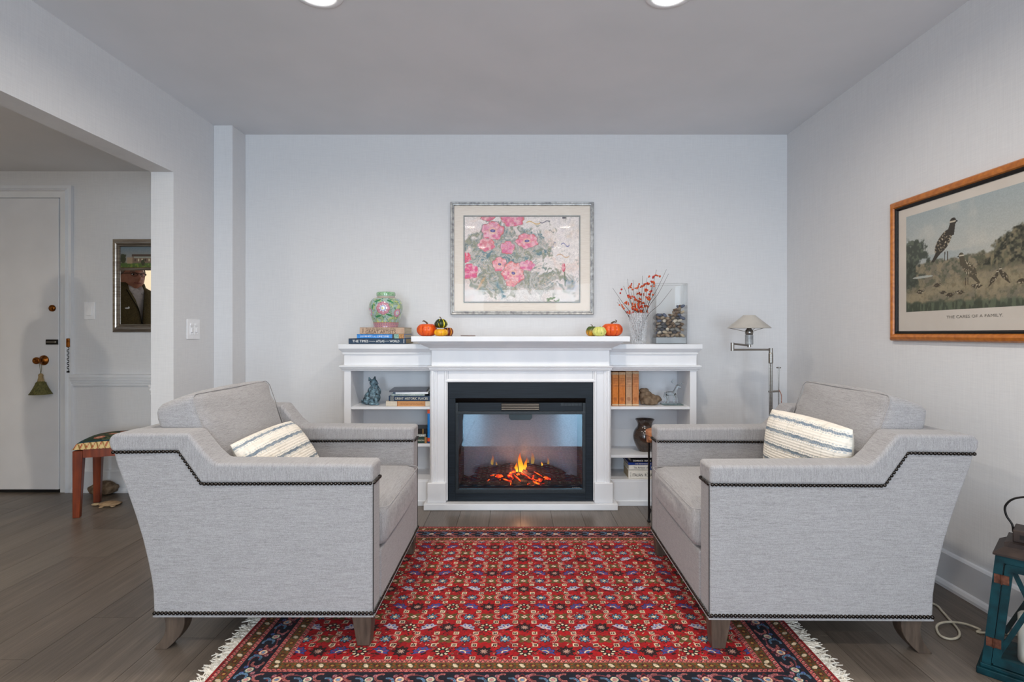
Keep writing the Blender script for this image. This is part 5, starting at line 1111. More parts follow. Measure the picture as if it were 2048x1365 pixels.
# local x runs toward the camera (world -y); local -y faces the room
PWd, PH = 0.944, 0.668; hx = PWd / 2
put('frame', frame(NB(), [(0, 0), (0, 0.014), (0.006, 0.022), (0.018, 0.027), (0.028, 0.024), (0.033, 0.016), (0.033, 0)], -hx, hx, 0, PH, 0), var('honey_maple_frame', '#a2591c', '#c97a2e', 0.32, (50, 50, 50), 5, bump=0.1), prt)
put('inner_liner', frame(NB(), [(0, 0), (0, 0.018), (0.007, 0.018), (0.013, 0.010), (0.013, 0)], -hx + 0.033, hx - 0.033, 0.033, PH - 0.033, 0), mat_black, prt, label='black inner moulding')
put('mat_board', B(-hx + 0.04, hx - 0.04, -0.007, -0.004, 0.04, PH - 0.04), var('aged_print_paper', '#d6cdc3', '#ded6cc', 0.9, (6, 6, 6), bump=0.03), prt)
ix0_, ix1_, iz0_, iz1_ = -hx + 0.097, hx - 0.097, 0.135, PH - 0.085
put('printed_picture', canvas('printed_picture', ix0_, ix1_, iz0_, iz1_, -0.0075, bird_print()), painted_mat('old_print_paper', 0.8, 0, 300), prt)
put('lettering', text_bm('THE CARES OF A FAMILY.', -0.135, 0.135, 0.098, 0.110, -0.0078), var('grey_print_ink', '#6d675f', '#757067', .9, bump=0), prt)
pane('glass', -hx + 0.04, hx - 0.04, 0.04, PH - 0.04, -0.0125, prt, 0.3)

# ------------------------------------------------------------------ hall mirror with painted panel
Xm0, Zm1 = P2(224, 478, 3.685); Zm0 = P2(0, 665, 3.685)[1]; Xm1 = Xm0 + 0.43
mir = thing('wall_mirror', 'silver framed hall mirror with a small painted house panel above the glass', 'mirror', ((Xm0 + Xm1) / 2, YB, Zm0)); mw = 0.215; mh = Zm1 - Zm0
mat_silver = var('tarnished_silver_frame', '#8b8178', '#b9b2a8', 0.28, (8, 8, 90), metal=0.9, bump=0.1)
put('frame', frame(NB(), [(0, 0), (0, 0.010), (0.006, 0.016), (0.020, 0.018), (0.026, 0.024), (0.031, 0.030), (0.037, 0.026), (0.043, 0.018), (0.049, 0.020), (0.054, 0.012), (0.054, 0)], -mw, mw, 0, mh, 0), mat_silver, mir)
zd = P2(0, 539, 3.685)[1] - Zm0
put('divider_bar', prism(NB(), [(0, zd - 0.008), (-0.014, zd - 0.007), (-0.018, zd), (-0.014, zd + 0.007), (0, zd + 0.008)], 'x', -mw + 0.05, mw - 0.05), mat_silver, mir)
mm_ = M('silvered_glass', '#e4e4e2', 0.0, 1.0); n_ = mm_.noise(mm_.coords((3, 3, 3)), 1, 1); mm_.color(mm_.ramp(n_, [(0.2, '#e2e2e0'), (0.8, '#e8e8e6')]))
put('mirror_glass', B(-mw + 0.05, mw - 0.05, -0.011, -0.004, 0.05, zd), mm_.m, mir)
def house_panel():
    ny, nx = 70, 150; img = np.zeros((ny, nx, 3)); X, Y = np.meshgrid(np.linspace(0, 2.2, nx), np.linspace(0, 1, ny)); n = fbm(ny, nx, 10, 22, 3)
    img[:] = rgb('#5f7482') * (1 - Y[..., None]) + rgb('#a38f7c') * Y[..., None]
    lay(img, sm(Y, .72, .78), '#3e5a24'); lay(img, sm(Y, .76, .8) * sm(n, .45, .6) * .8, '#74872e'); lay(img, sm(Y, .93, .97), '#4a2c18')
    for x0_, x1_, y0_, y1_, c in ((.55, 1.5, .42, .75, '#6f5a4c'), (.52, 1.55, .36, .45, '#3c2c26'), (1.5, 2.0, .40, .76, '#5c4238'), (.30, .55, .5, .78, '#97826a'), (.62, 1.40, .46, .53, '#8b9086')): lay(img, ((X > x0_) & (X < x1_) & (Y > y0_) & (Y < y1_)) * 1.0, c)
    lay(img, polymask(X, Y, [(1.62, .42), (1.78, .22), (1.92, .42)]) * 1.0, '#33241f')
    for q in range(8): lay(img, ((np.abs(X - .68 - q * .16) < .028) & (Y > .56) & (Y < .68)) * 1.0, '#c9bda0' if q % 3 else '#2a2220')
    for cx, cy, r in ((.10, .55, .22), (2.1, .55, .20), (1.05, .74, .13)): lay(img, sm(1 - np.hypot(X - cx, (Y - cy) * .8) / r + (n - .5), .1, .4), '#26301c')
    return np.clip(img, 0, 1)
put('painted_panel', canvas('painted_panel', -mw + 0.052, mw - 0.052, zd + 0.006, mh - 0.05, -0.008, house_panel()), painted_mat('small_oil_panel', 0.35, 0, 200), mir)

# ------------------------------------------------------------------ glass things on the right bookcase
def glass_mat(name, c='#ffffff', r=0.0, ior=1.45): 
    m = M(name, c, r); m.b.inputs['Transmission Weight'].default_value = 1.0; m.b.inputs['IOR'].default_value = ior
    return m.color(m.ramp(m.noise(m.coords((2, 2, 2)), 1, 1), [(0, c), (1, c)])).m
mat_glass = glass_mat('clear_glass'); mat_crystal = glass_mat('cut_crystal', '#f6f8fb', 0.02, 1.5)
def thin_glass(name, fac, tint=(0.97, 0.98, 0.98), rough=0.0, bump=0.0, ior=1.5):
    m = M(name, '#000000', 0.0); g = m.node('ShaderNodeBsdfGlossy'); g.inputs['Roughness'].default_value = rough; t = m.node('ShaderNodeBsdfTransparent'); t.inputs[0].default_value = (*tint, 1)
    f = m.node('ShaderNodeFresnel', IOR=ior); q = m.node('ShaderNodeMath', operation='MULTIPLY'); m.link(f.outputs[0], q.inputs[0]); q.inputs[1].default_value = fac; q.use_clamp = True
    if bump:
        b_ = m.node('ShaderNodeBump'); m.link(m.noise(m.coords((90, 90, 60)), 1, 2), b_.inputs['Height']); b_.inputs['Strength'].default_value = bump; b_.inputs['Distance'].default_value = 0.004; m.link(b_.outputs[0], g.inputs['Normal']); m.link(b_.outputs[0], f.inputs['Normal'])
    x = m.node('ShaderNodeMixShader'); m.link(q.outputs[0], x.inputs[0]); m.link(t.outputs[0], x.inputs[1]); m.link(g.outputs[0], x.inputs[2]); m.link(x.outputs[0], m.n['Material Output'].inputs['Surface']); return m.m
mat_tankglass = thin_glass('tank_glass', 0.6, (0.99, 0.995, 0.995)); mat_crystal = thin_glass('cut_crystal', 1.1, (0.985, 0.99, 0.995), 0.03, 0.5)
cm = M('cut_crystal', '#eef2f6', 0.12); cm.b.inputs['Specular IOR Level'].default_value = 0.9; ct = cm.node('ShaderNodeBsdfTransparent'); cx_ = cm.node('ShaderNodeMixShader')
rc = cm.node('ShaderNodeMapRange'); cm.link(cm.noise(cm.coords((150, 150, 90)), 1, 2), rc.inputs[0]); rc.inputs[1].default_value = .35; rc.inputs[2].default_value = .65; rc.inputs[3].default_value = .08; rc.inputs[4].default_value = .42
cm.link(rc.outputs[0], cx_.inputs[0]); cm.link(ct.outputs[0], cx_.inputs[1]); cm.link(cm.b.outputs[0], cx_.inputs[2]); cm.link(cx_.outputs[0], cm.n['Material Output'].inputs['Surface']); mat_crystal = cm.m
TY = 3.50; c = W(1277, 0, TY); vase = thing('crystal_vase', 'clear cut crystal vase holding orange berry twigs on the right bookcase', 'vase', (c[0], TY, 1.0155))
pf = [(0.0001, 0), (0.043, 0), (0.045, 0.006)]; n_ = 15
for k in range(n_): z = 0.010 + 0.18 * k / (n_ - 1); r = 0.045 + 0.016 * (z / 0.19); pf += [(r, z), (r + 0.0028, z + 0.006)]
pf += [(0.0625, 0.198), (0.0575, 0.198)]; pf += [(0.0575 - 0.017 * k / 6, 0.195 - 0.175 * k / 6) for k in range(7)] + [(0.0001, 0.016)]
put('vase_body', lathe(NB(), pf, 44, fn=lambda a, z: 1 + 0.025 * math.cos(22 * a), closed=False), mat_crystal, vase)
mat_twig = var('dark_twig_bark', '#2e211c', '#54403a', 0.8, (200, 200, 200), bump=0.1)
mat_berry = var('orange_berry', '#bb3c08', '#dd5c12', 0.35, (120, 120, 120), bump=0)
mat_berry_r = var('red_berry', '#a81c14', '#c92c1c', 0.35, (120, 120, 120), bump=0)
bmesh_b = NB(); bmesh.ops.create_icosphere(bmesh_b, subdivisions=2, radius=0.0060); berry_me = []
for mt in (mat_berry, mat_berry_r):
    me = bpy.data.meshes.new('berry'); bmesh_b.to_mesh(me); me.materials.append(mt); me.polygons.foreach_set('use_smooth', [True] * len(me.polygons)); berry_me.append(me)
bmesh_b.free()
rt = random.Random(21)
tips = [(1225, 576), (1236, 598), (1234, 605), (1255, 558), (1247, 572), (1266, 560), (1285, 552), (1294, 556), (1313, 540), (1333, 539), (1337, 548), (1344, 578), (1277, 570), (1305, 565), (1274, 582), (1300, 585), (1262, 585), (1290, 575)]
clus = [(1235, 586, 1), (1246, 579, 1), (1257, 570, 2), (1262, 577, 3), (1277, 575, 6), (1285, 569, 4), (1303, 554, 3), (1313, 554, 4), (1302, 566, 5), (1297, 582, 6), (1281, 588, 7), (1257, 595, 5), (1264, 592, 2), (1250, 605, 2), (1246, 609, 2), (1252, 616, 3), (1261, 609, 3), (1270, 611, 6), (1282, 605, 8), (1275, 600, 8), (1290, 611, 5), (1296, 597, 6), (1303, 590, 3), (1261, 625, 6), (1278, 622, 9), (1288, 624, 6), (1269, 619, 6), (1306, 570, 2), (1294, 568, 1), (1283, 615, 7)]
twigs = []
for k, (px, py) in enumerate(tips):
    yy = TY + rt.uniform(-0.05, 0.05) if px < 1305 else 3.40; tip = Vector(W(px, py, yy)); b0 = Vector((c[0] + rt.uniform(-.018, .018), TY + rt.uniform(-.018, .018), 1.034)); mid = b0.lerp(tip, .45) + Vector((rt.uniform(-.006, .006) + (c[0] - tip.x) * .10, 0, 0.012))
    neck = Vector((max(-.048, min(.048, (mid.x - c[0]))) + c[0], mid.y, mid.z))
    m3 = neck.lerp(tip, .45) + Vector((rt.uniform(-.008, .008), rt.uniform(-.01, .01), rt.uniform(-.004, .010)))
    if px > 1305: neck.y = 3.458; m3.y = 3.402
    ctrl = [b0, neck, m3, tip]
    pts = curve_pts(ctrl, 6); nn = len(pts)
    t = thing('berry_twig', 'thin dark twig with orange berries standing in the crystal vase', 'twig', b0, group='berry twigs in the crystal vase')
    put('stem', tube(NB(), pts, [0.0019 * (1 - .6 * i / nn) for i in range(nn)], 5), mat_twig, t, world=True)
    twigs.append((t, pts))
for px, py, n in clus:
    # berries sit on the nearest twig
    best = min(((abs(p.x - W(px, py, p.y)[0]) + abs(p.z - W(px, py, p.y)[2]), t, p) for t, pts in twigs for p in pts[8:]), key=lambda v: v[0]); t, p = best[1], best[2]
    for q in range(int(n * 1.5)):
        o = bpy.data.objects.new('berry', berry_me[0 if rt.random() < .75 else 1]); COL.objects.link(o); o.parent = t
        tgt = Vector(W(px + rt.uniform(-7.5, 7.5), py + rt.uniform(-3.2, 3.2), p.y + rt.uniform(-.014, .014))); o.location = tgt - t.location; o.scale = [rt.uniform(.75, 1.15)] * 3
# square glass tank
tx0, tx1, ty0, ty1, tz0, tz1 = 0.873, 1.078, 3.43, 3.57, 1.0155, 1.40
tank = thing('glass_tank', 'tall rectangular clear glass vase half filled with river pebbles', 'vase', ((tx0 + tx1) / 2, 3.50, tz0))
bm = NB(); o_ = [(tx0, ty0), (tx1, ty0), (tx1, ty1), (tx0, ty1)]; g = 0.007; i_ = [(tx0 + g, ty0 + g), (tx1 - g, ty0 + g), (tx1 - g, ty1 - g), (tx0 + g, ty1 - g)]; zi = tz0 + 0.042
lev = [[bm.verts.new((x + (0.004 if z == tz0 else 0) * (1 if x < .97 else -1), y, z)) for x, y in pts] for pts, z in ((o_, tz0), (o_, tz1), (i_, tz1), (i_, zi))]
bm.faces.new(lev[0][::-1]); bm.faces.new(lev[3])
for a, b in zip(lev, lev[1:]):
    for k in range(4): bm.faces.new([a[k], a[(k + 1) % 4], b[(k + 1) % 4], b[k]])
put('tank_body', bm, mat_tankglass, tank, world=True, bevel=0.0015, seg=1)
put('thick_base', B(tx0 + g, tx1 - g, ty0 + g, ty1 - g, tz0 + .002, zi - .001), var('thick_clear_base', '#c2cad0', '#d4dade', .08, (20, 20, 20), bump=0, **{'Alpha': .55}), tank, world=True, bevel=.004)
peb = []; pmats = [var('pebble_' + n, a, b, 0.4, (60, 60, 60), bump=0.1) for n, a, b in (('charcoal', '#33343a', '#4c4d54'), ('grey', '#75736f', '#918c84'), ('taupe', '#8f7a62', '#ad9880'), ('sand', '#b8a283', '#d2c2a8'), ('slate', '#47506a', '#626b80'), ('umber', '#6b543f', '#846a50'), ('pale', '#d0c2ae', '#e6dac8'))]
for s_ in range(3):
    bm = NB(); bmesh.ops.create_icosphere(bm, subdivisions=2, radius=1); q = random.Random(s_)
    for v in bm.verts: v.co = Vector((v.co.x * (1.25 + .1 * s_), v.co.y * .95, v.co.z * (.62 + .06 * s_))) * (1 + .10 * math.sin(3 * v.co.x + s_) * v.co.y)
    for mt in pmats:
        me = bpy.data.meshes.new('pebble'); bm.to_mesh(me); me.materials.append(mt); me.polygons.foreach_set('use_smooth', [True] * len(me.polygons)); peb.append(me)
    bm.free()
q = random.Random(4); nl = 0; z = zi + 0.0125
pw = [0, 0, 0, 1, 2, 2, 3, 4, 5, 5, 6, 5]
while z < tz0 + 0.26:
    for iy, y in enumerate((3.458, 3.499, 3.540)):
        x = tx0 + g + 0.014 + (0.012 if nl % 2 else 0)
        while x < tx1 - g - 0.012:
            u = (x - tx0) / (tx1 - tx0); lim = tz0 + 0.190 + 0.015 * math.sin(u * 9) + (0.062 * max(0, u - .50) / .5)
            if z < lim:
                r = q.uniform(.0130, .0160); o = bpy.data.objects.new('pebble', peb[q.randrange(3) * 7 + q.choice(pw)]); COL.objects.link(o)
                o.location = (min(max(x + q.uniform(-.003, .003), tx0 + g + 0.0185), tx1 - g - 0.0185), min(max(y + q.uniform(-.003, .003), ty0 + g + 0.0165), ty1 - g - .0165), z + q.uniform(-.002, .002)); o.scale = (r * .95, r * .95, r * .95); o.rotation_euler = (q.uniform(-.5, .5), q.uniform(-.7, .7), q.uniform(0, 6.28))
                tag(o, 'smooth river pebble inside the rectangular glass vase', 'pebble', 'river pebbles in the glass vase')
            x += 0.0315
    z += 0.0185; nl += 1

# ------------------------------------------------------------------ figurines
mat_verd = var('verdigris_bronze', '#1f2e38', '#7392a0', 0.55, (55, 55, 55), 6, bump=0.6, lo=.38, hi=.62); mat_stone = var('brown_stone', '#4c3b2c', '#86725c', 0.8, (40, 40, 40), 5, bump=0.4)
c = W(745, 0, 3.50); cat = thing('cat_figurine', 'blue-green metal cat figurine sitting upright on the left bookcase', 'figurine', (c[0], 3.50, 0.6225))
E = lambda x, y, z, a, b, d, r=None: ('e', (x, y, z), (a, b, d)) + ((r,) if r else ())
blob('body', [E(-.004, .012, .045, .052, .045, .046), E(.006, .008, .080, .040, .036, .042), E(.014, .0, .105, .030, .028, .028), E(.010, -.01, .142, .026, .026, .024), E(.030, -.014, .138, .012, .012, .010), E(-.030, -.020, .030, .026, .022, .028), E(.032, -.024, .030, .012, .012, .034), E(.038, -.034, .008, .016, .014, .008), E(.004, -.034, .010, .022, .016, .010), E(.044, -.010, .086, .014, .013, .024), E(.040, -.02, .070, .010, .010, .014),
                      ('t', [(-.045, 0, .012), (-.062, -.01, .016), (-.060, -.02, .028), (-.045, -.025, .030)], [.010, .010, .008, .006]), ('t', [(-.012, -.01, .155), (-.020, -.01, .178)], [.012, .003]), ('t', [(.014, -.006, .160), (.018, -.006, .184)], [.012, .003])], mat_verd, cat, 0.0022)
c = W(1299, 0, 3.50); rab = thing('rabbit_figurine', 'brown stone figurine of two nestled rabbits beside the orange books', 'figurine', (c[0] + 0.003, 3.50, 0.6225))
blob('body', [E(-.018, -.008, .031, .036, .032, .031), E(.020, -.010, .027, .036, .028, .027), E(.044, -.014, .040, .027, .021, .021, (0, .45, 0)), E(.018, -.018, .058, .021, .009, .011, (0, .5, 0)), E(.022, .0, .056, .020, .009, .011, (0, .5, 0)), E(-.040, .016, .050, .028, .026, .046), E(-.012, .014, .060, .036, .026, .028, (0, .55, 0)), E(-.046, .006, .089, .023, .020, .017), E(-.024, .004, .093, .018, .011, .013, (0, .2, 0)), E(-.050, -.005, .014, .014, .02, .014), E(.0, -.030, .010, .045, .014, .010), E(.064, -.016, .034, .009, .011, .009)], mat_stone, rab, 0.0026)
c = W(1344, 0, 3.50); deer = thing('glass_deer', 'clear glass stag figurine on a green-edged glass plate, right bookcase', 'figurine', (c[0], 3.50, 0.6225))
put('plate', B(-.066, .062, -.045, .045, 0.0002, 0.0062), glass_mat('green_edge_glass', '#bfe8dc'), deer, bevel=.001, seg=1, label='thin glass plate with green edge')
T = lambda p, r: ('t', p, r)
blob('body', [E(-.012, 0, .072, .036, .014, .015), T([(-.040, 0, .078), (-.046, .006, .050), (-.036, .008, .034), (-.050, .008, .009)], [.010, .008, .005, .004]), T([(-.034, -.006, .072), (-.032, -.010, .045), (-.022, -.010, .030), (-.032, -.010, .009)], [.010, .008, .005, .004]), T([(.012, .006, .070), (.018, .008, .04), (.014, .008, .009)], [.009, .006, .004]), T([(.016, -.006, .070), (.028, -.010, .045), (.036, -.010, .010)], [.009, .006, .004]), T([(.014, 0, .076), (.024, 0, .098), (.032, 0, .116)], [.013, .011, .010]), T([(.028, 0, .118), (.046, 0, .114), (.058, 0, .108)], [.011, .009, .006]),
                      T([(.028, .004, .124), (.010, .012, .136), (.004, .016, .150), (.012, .018, .164)], [.003, .003, .0028, .002]), T([(.006, .014, .146), (.022, .016, .158)], [.0028, .002]), T([(.030, -.004, .124), (.046, -.012, .136), (.062, -.016, .134), (.072, -.018, .144)], [.003, .003, .0028, .002]), T([(.056, -.014, .136), (.060, -.016, .152)], [.0028, .002]), T([(.012, .012, .134), (-.004, .014, .150)], [.0028, .002])], glass_mat('figurine_glass', '#eef4f4', 0.0, 1.45), deer, 0.0022)
YV = 3.525; c = W(1289.5, 0, YV); dv = thing('pottery_vase', 'dark glazed pottery vase on the right bookcase middle shelf', 'vase', (c[0], YV, 0.3185))
kp = [(p[0], p[2]) for p in curve_pts([(.038, 0, 0), (.040, 0, .004), (.056, 0, .032), (.073, 0, .075), (.075, 0, .105), (.066, 0, .135), (.050, 0, .156), (.046, 0, .172), (.052, 0, .190), (.062, 0, .206)], 6)]
kp = [(0.0001, 0)] + kp + [(.059, .207), (.048, .190), (.042, .172), (.046, .156), (.058, .13), (.0001, .12)]
put('vase_body', lathe(NB(), kp, 40, closed=False), var('iridescent_dark_glaze', '#221a18', '#4a3a30', 0.14, (18, 18, 30), 5, bump=0.06, **{'Coat Weight': .5}), dv, smooth=True)
# ------------------------------------------------------------------ swing-arm floor lamp
YL = 3.30; SL = F / YL
lamp = thing('floor_lamp', 'brushed nickel swing-arm floor lamp with conical shade, behind the right armchair', 'lamp', (W(1543, 0, YL)[0] + 0.01, YL, 0))
def lp(n, bm, m=None, par=None, **k): return put(n, bm, m or mat_steel, par or lamp, world=True, **k)
def LW(px, py, dy=0.0): p = W(px, py, YL); return (p[0], YL + dy, p[2])
sx, sz0 = LW(1498.3, 657)[0], LW(0, 657)[2]; szt = LW(0, 631)[2]
lp('lamp_shade', lathe(NB(), [(0.124, 0), (0.1245, 0.003), (0.034, szt - sz0), (0.0, szt - sz0 + 0.001), (0.0, szt - sz0 - 0.002), (0.032, szt - sz0 - 0.003), (0.122, 0.002), (0.122, 0)], 40, c=(sx, YL, sz0), closed=False), var('parchment_shade', '#a9a49c', '#bdb8b0', 0.35, (10, 10, 10), bump=0.02), smooth=False)
for a in (0.4, 2.5, 4.6): lp('shade_spoke', tube(NB(), [(sx + .012 * math.cos(a), YL + .012 * math.sin(a), sz0 - .022), (sx + .120 * math.cos(a), YL + .120 * math.sin(a), sz0 + .002)], .0016, 6))
lp('socket_collar', lathe(NB(), [(0, 0), (.021, 0), (.024, .012), (.022, .026), (.015, .034), (.013, .040), (0, .040)], 20, c=(sx, YL, LW(0, 670)[2])), smooth=True)
lp('glass_sleeve', lathe(NB(), [(.0, 0), (.021, 0), (.0235, .004), (.0235, .058), (0, .058)], 24, c=(sx, YL, LW(0, 689.5)[2])), var('frosted_acrylic', '#8f9192', '#b5b7b8', 0.25, (30, 30, 30), bump=0), smooth=False, label='frosted translucent sleeve')
lp('swivel_joint', lathe(NB(), [(0, 0), (.011, 0), (.011, .018), (0, .018)], 16, c=(sx, YL, LW(0, 695)[2])))
jx = LW(1461, 0)[0]
lp('upper_arm', tube(NB(), [(sx, YL, LW(0, 691.5)[2]), (jx, YL - .03, LW(0, 688)[2])], .0058, 10)); lp('elbow_joint', lathe(NB(), [(0, 0), (.0105, 0), (.0105, .050), (0, .050)], 16, c=(jx, YL - .03, LW(0, 702)[2])))
pxp = LW(1541.5, 0)[0]
lp('lower_arm', tube(NB(), [(jx, YL - .03, LW(0, 699.8)[2]), (pxp, YL, LW(0, 699.8)[2])], .0058, 10))
lp('top_joint', lathe(NB(), [(0, 0), (.0112, 0), (.0112, .030), (0, .030)], 16, c=(pxp, YL, LW(0, 706.5)[2]))); lp('grip_sleeve', lathe(NB(), [(0, 0), (.0125, 0), (.0135, .004), (.0135, .058), (.0115, .064), (0, .064)], 20, c=(pxp, YL, LW(0, 727)[2])), smooth=False)
for dx in (-.0055, .0062): lp('pole', tube(NB(), [(pxp + dx, YL, .025), (pxp + dx, YL, LW(0, 726)[2])], .0053, 10))
rx = LW(1557.3, 0)[0]; lp('adjusting_rod', tube(NB(), [(rx, YL, .45), (rx, YL, LW(0, 736)[2])], .0036, 8)); lp('rod_cap', lathe(NB(), [(0, 0), (.013, 0), (.0135, .003), (.0135, .007), (0, .009)], 16, c=(rx, YL, LW(0, 737)[2])))
lp('clamp', tube(NB(), [(pxp - .013, YL, LW(0, 784)[2]), (rx + .006, YL, LW(0, 783)[2])], .0062, 10)); lp('clamp', tube(NB(), [(pxp - .013, YL, .46), (rx + .006, YL, .46)], .0062, 10))
lp('base', lathe(NB(), [(0, 0), (.125, 0), (.127, .004), (.125, .018), (.02, .026), (0, .026)], 40, c=(pxp, YL, 0.001)))
tas = thing('key_tassel', 'small red and cream cord tassel hanging from the floor lamp clamp', 'tassel', LW(1558, 782, -.008))
bm = NB(); pts = curve_pts([LW(1557, 780, -.008), LW(1561, 790, -.010), LW(1561.5, 805, -.008), LW(1563, 816, -.008)], 6); put('cord', tube(bm, pts, .0028, 6), var('red_cream_twist', '#8d3a3a', '#cdb9a8', .9, (160, 160, 160), bump=.2), tas, world=True)
p = LW(1564, 822, -.008); put('tuft', lathe(NB(), [(.002, .022), (.006, .016), (.004, .010), (.011, -.012), (.0, -.012)], 12, c=p, closed=False), var('taupe_tuft', '#7d7068', '#a39588', .9, (200, 200, 30), bump=.2), tas, world=True)

# ------------------------------------------------------------------ little iron side table with wooden rim
tcx, tcy, tz_ = .843, 3.05, .534; st = thing('side_table', 'small round wooden side table on thin black iron legs, behind the right armchair', 'table', (tcx, tcy, 0))
mat_tw = var('copper_toned_wood', '#9c5a32', '#c98a5c', .45, (40, 40, 12), 4, bump=.2)
def tp(n, bm, m, **k): return put(n, bm, m, st, world=True, **k)
tp('table_top', lathe(NB(), [(0, -.046), (.114, -.046), (.114, -.026), (.120, -.022), (.120, -.002), (.118, 0), (0, 0)], 20, c=(tcx, tcy, tz_)), mat_tw)
for k, an in enumerate((149, 29, 270)):
    a, b = tcx + .105 * math.cos(math.radians(an)), tcy + .105 * math.sin(math.radians(an))
    tp('corner_block', B(a - .012, a + .016, b - .014, b + .014, tz_ - .075, tz_ - .045), mat_tw, bevel=.002, seg=1)
    l = tp('leg', tube(NB(), [(a, b, tz_ - .05), (a, b, .018)], .0062, 10), mat_black); put('foot', lathe(NB(), [(0, 0), (.009, .001), (.011, .006), (.008, .012), (.006, .022), (0, .022)], 12, c=(a, b, .001)), mat_black, l, world=True)
    put('scroll', tube(NB(), curve_pts([(a, b, .085), (a + .010, b, .070), (a + .006, b, .052), (a, b, .046)], 5), .003, 6), mat_black, l, world=True)

# ------------------------------------------------------------------ lantern
lan = thing('lantern', 'teal wooden lantern with dark metal roof holding a candle, lower right corner', 'lantern', (1.637, 1.720, 0), math.radians(-47))
mat_teal = var('teal_stained_wood', '#021c22', '#073840', .6, (30, 30, 30), 5, bump=.25, **{'Specular IOR Level': .2}); mat_rustm = var('brown_roof_metal', '#2a2220', '#40342f', .5, (30, 30, 30), metal=.5, bump=.1); mat_hinge = var('rusty_hinge', '#4a2a20', '#7a4c3a', .5, (90, 90, 90), metal=.6, bump=.3)
b0, b1, zb, zt = .113, .083, .030, .378
def lq(n, bm, m, par=None, **k): return put(n, bm, m, par or lan, **k)
def slab(p0, p1, wd, th, zf0=None):
    """bar between two points on a tapered face (local -y face), p = (u, z)"""
    pass
lq('base', B(-b0 - .012, b0 + .012, -b0 - .012, b0 + .012, 0, .022), mat_teal, bevel=.003); lq('base_step', B(-b0 - .004, b0 + .004, -b0 - .004, b0 + .004, .022, .034), mat_teal, bevel=.002, seg=1)
def R4(k): return Matrix.Rotation(k * PI / 2, 4, 'Z')
def bar3(a, b, w2, d0, d1, rot):
    """bar on the tapered face: a, b = (u, z) centre line; w2 half width; d0..d1 inset depth range"""
    bm = NB(); hw = lambda z: b0 + (b1 - b0) * (z - zb) / (zt - zb)
    d = Vector((b[0] - a[0], b[1] - a[1])).normalized(); n = Vector((-d.y, d.x)); vs = []
    for (u, z), s in ((a, 1), (a, -1), (b, -1), (b, 1)):
        uu, zz = u + n.x * w2 * s, z + n.y * w2 * s; vs.append((uu, zz))
    A = [bm.verts.new((u, -hw(z) + d0, z)) for u, z in vs]; C = [bm.verts.new((u, -hw(z) + d1, z)) for u, z in vs]
    bm.faces.new(A); bm.faces.new(C[::-1])
    for k in range(4): bm.faces.new([A[k], A[(k + 1) % 4], C[(k + 1) % 4], C[k]])
    bmesh.ops.transform(bm, matrix=rot, verts=bm.verts); return bm
for k in range(4):      # corner posts, tapering with the body
    bm = NB(); c0, c1 = b0, b1; w_ = .022
    A = [bm.verts.new(p) for p in ((-c0, -c0, zb), (-c0 + w_, -c0, zb), (-c0 + w_, -c0 + w_, zb), (-c0, -c0 + w_, zb))]; C = [bm.verts.new(p) for p in ((-c1, -c1, zt), (-c1 + w_, -c1, zt), (-c1 + w_, -c1 + w_, zt), (-c1, -c1 + w_, zt))]
    bm.faces.new(A); bm.faces.new(C)
    for q in range(4): bm.faces.new([A[q], A[(q + 1) % 4], C[(q + 1) % 4], C[q]])
    bmesh.ops.transform(bm, matrix=R4(k), verts=bm.verts); lq('corner_post', bm, mat_teal)
    h0, h1 = b0 - .036, b1 - .036; r_ = R4(k); z0_, z1_ = .062, .352
    lq('top_rail', bar3((-b1 + .02, zt - .012), (b1 - .02, zt - .012), .010, 0, .02, r_), mat_teal)
    if k == 0:
        dr = lq('door', bar3((-b1 + .026, zt - .034), (b1 - .026, zt - .034), .011, .001, .018, r_), mat_teal)
        lq('door_rail', bar3((-b0 + .028, .050), (b0 - .028, .050), .013, .001, .018, r_), mat_teal, dr)
        for s in (-1, 1): lq('door_stile', bar3((s * (b0 - .034), .040), (s * (b1 - .034), zt - .026), .010, .0015, .0175, r_), mat_teal, dr)
    w3 = .0065
    for s in (-1, 1): lq('cross_bar', bar3((s * h0, z0_), (-s * h1, z1_), w3, .006 + .001 * s, .013 + .001 * s, r_), mat_teal)
    gm = NB(); gm.faces.new([gm.verts.new(r_ @ Vector(p)) for p in ((-b0 + .02, -b0 + .014, zb), (b0 - .02, -b0 + .014, zb), (b1 - .02, -b1 + .014, zt), (-b1 + .02, -b1 + .014, zt))]); 
    gmm = pane('tmp', 0, 1, 0, 1, 0, None, .8); lq('glass_pane', gm, gmm.data.materials[0]); bpy.data.objects.remove(gmm)
for z in (.105, .305):
    hw = b0 + (b1 - b0) * (z - zb) / (zt - zb); bm = NB(); box(bm, -hw + .004, -hw + .040, -hw - .002, -hw + .004, z - .014, z + .014); tube(bm, [(-hw + .022, -hw - .003, z - .015), (-hw + .022, -hw - .003, z + .015)], .003, 6)
    lq('hinge', bm, mat_hinge, label='rusty butt hinge')
rf = NB(); zz = [(b1 + .006, .378), (b1 + .006, .384), (b1 - .020, .404), (b1 - .020, .418), (b1 - .030, .420)]
rg = [[rf.verts.new((sx_ * h, sy_ * h, z)) for sx_, sy_ in ((-1, -1), (1, -1), (1, 1), (-1, 1))] for h, z in zz]; rf.faces.new(rg[0][::-1]); rf.faces.new(rg[-1])
for a, b in zip(rg, rg[1:]):
    for q in range(4): rf.faces.new([a[q], a[(q + 1) % 4], b[(q + 1) % 4], b[q]])
lq('roof', rf, mat_rustm); cap = lq('vent_cap', B(-.045, .045, -.045, .045, .419, .456), mat_rustm, bevel=.002, seg=1)
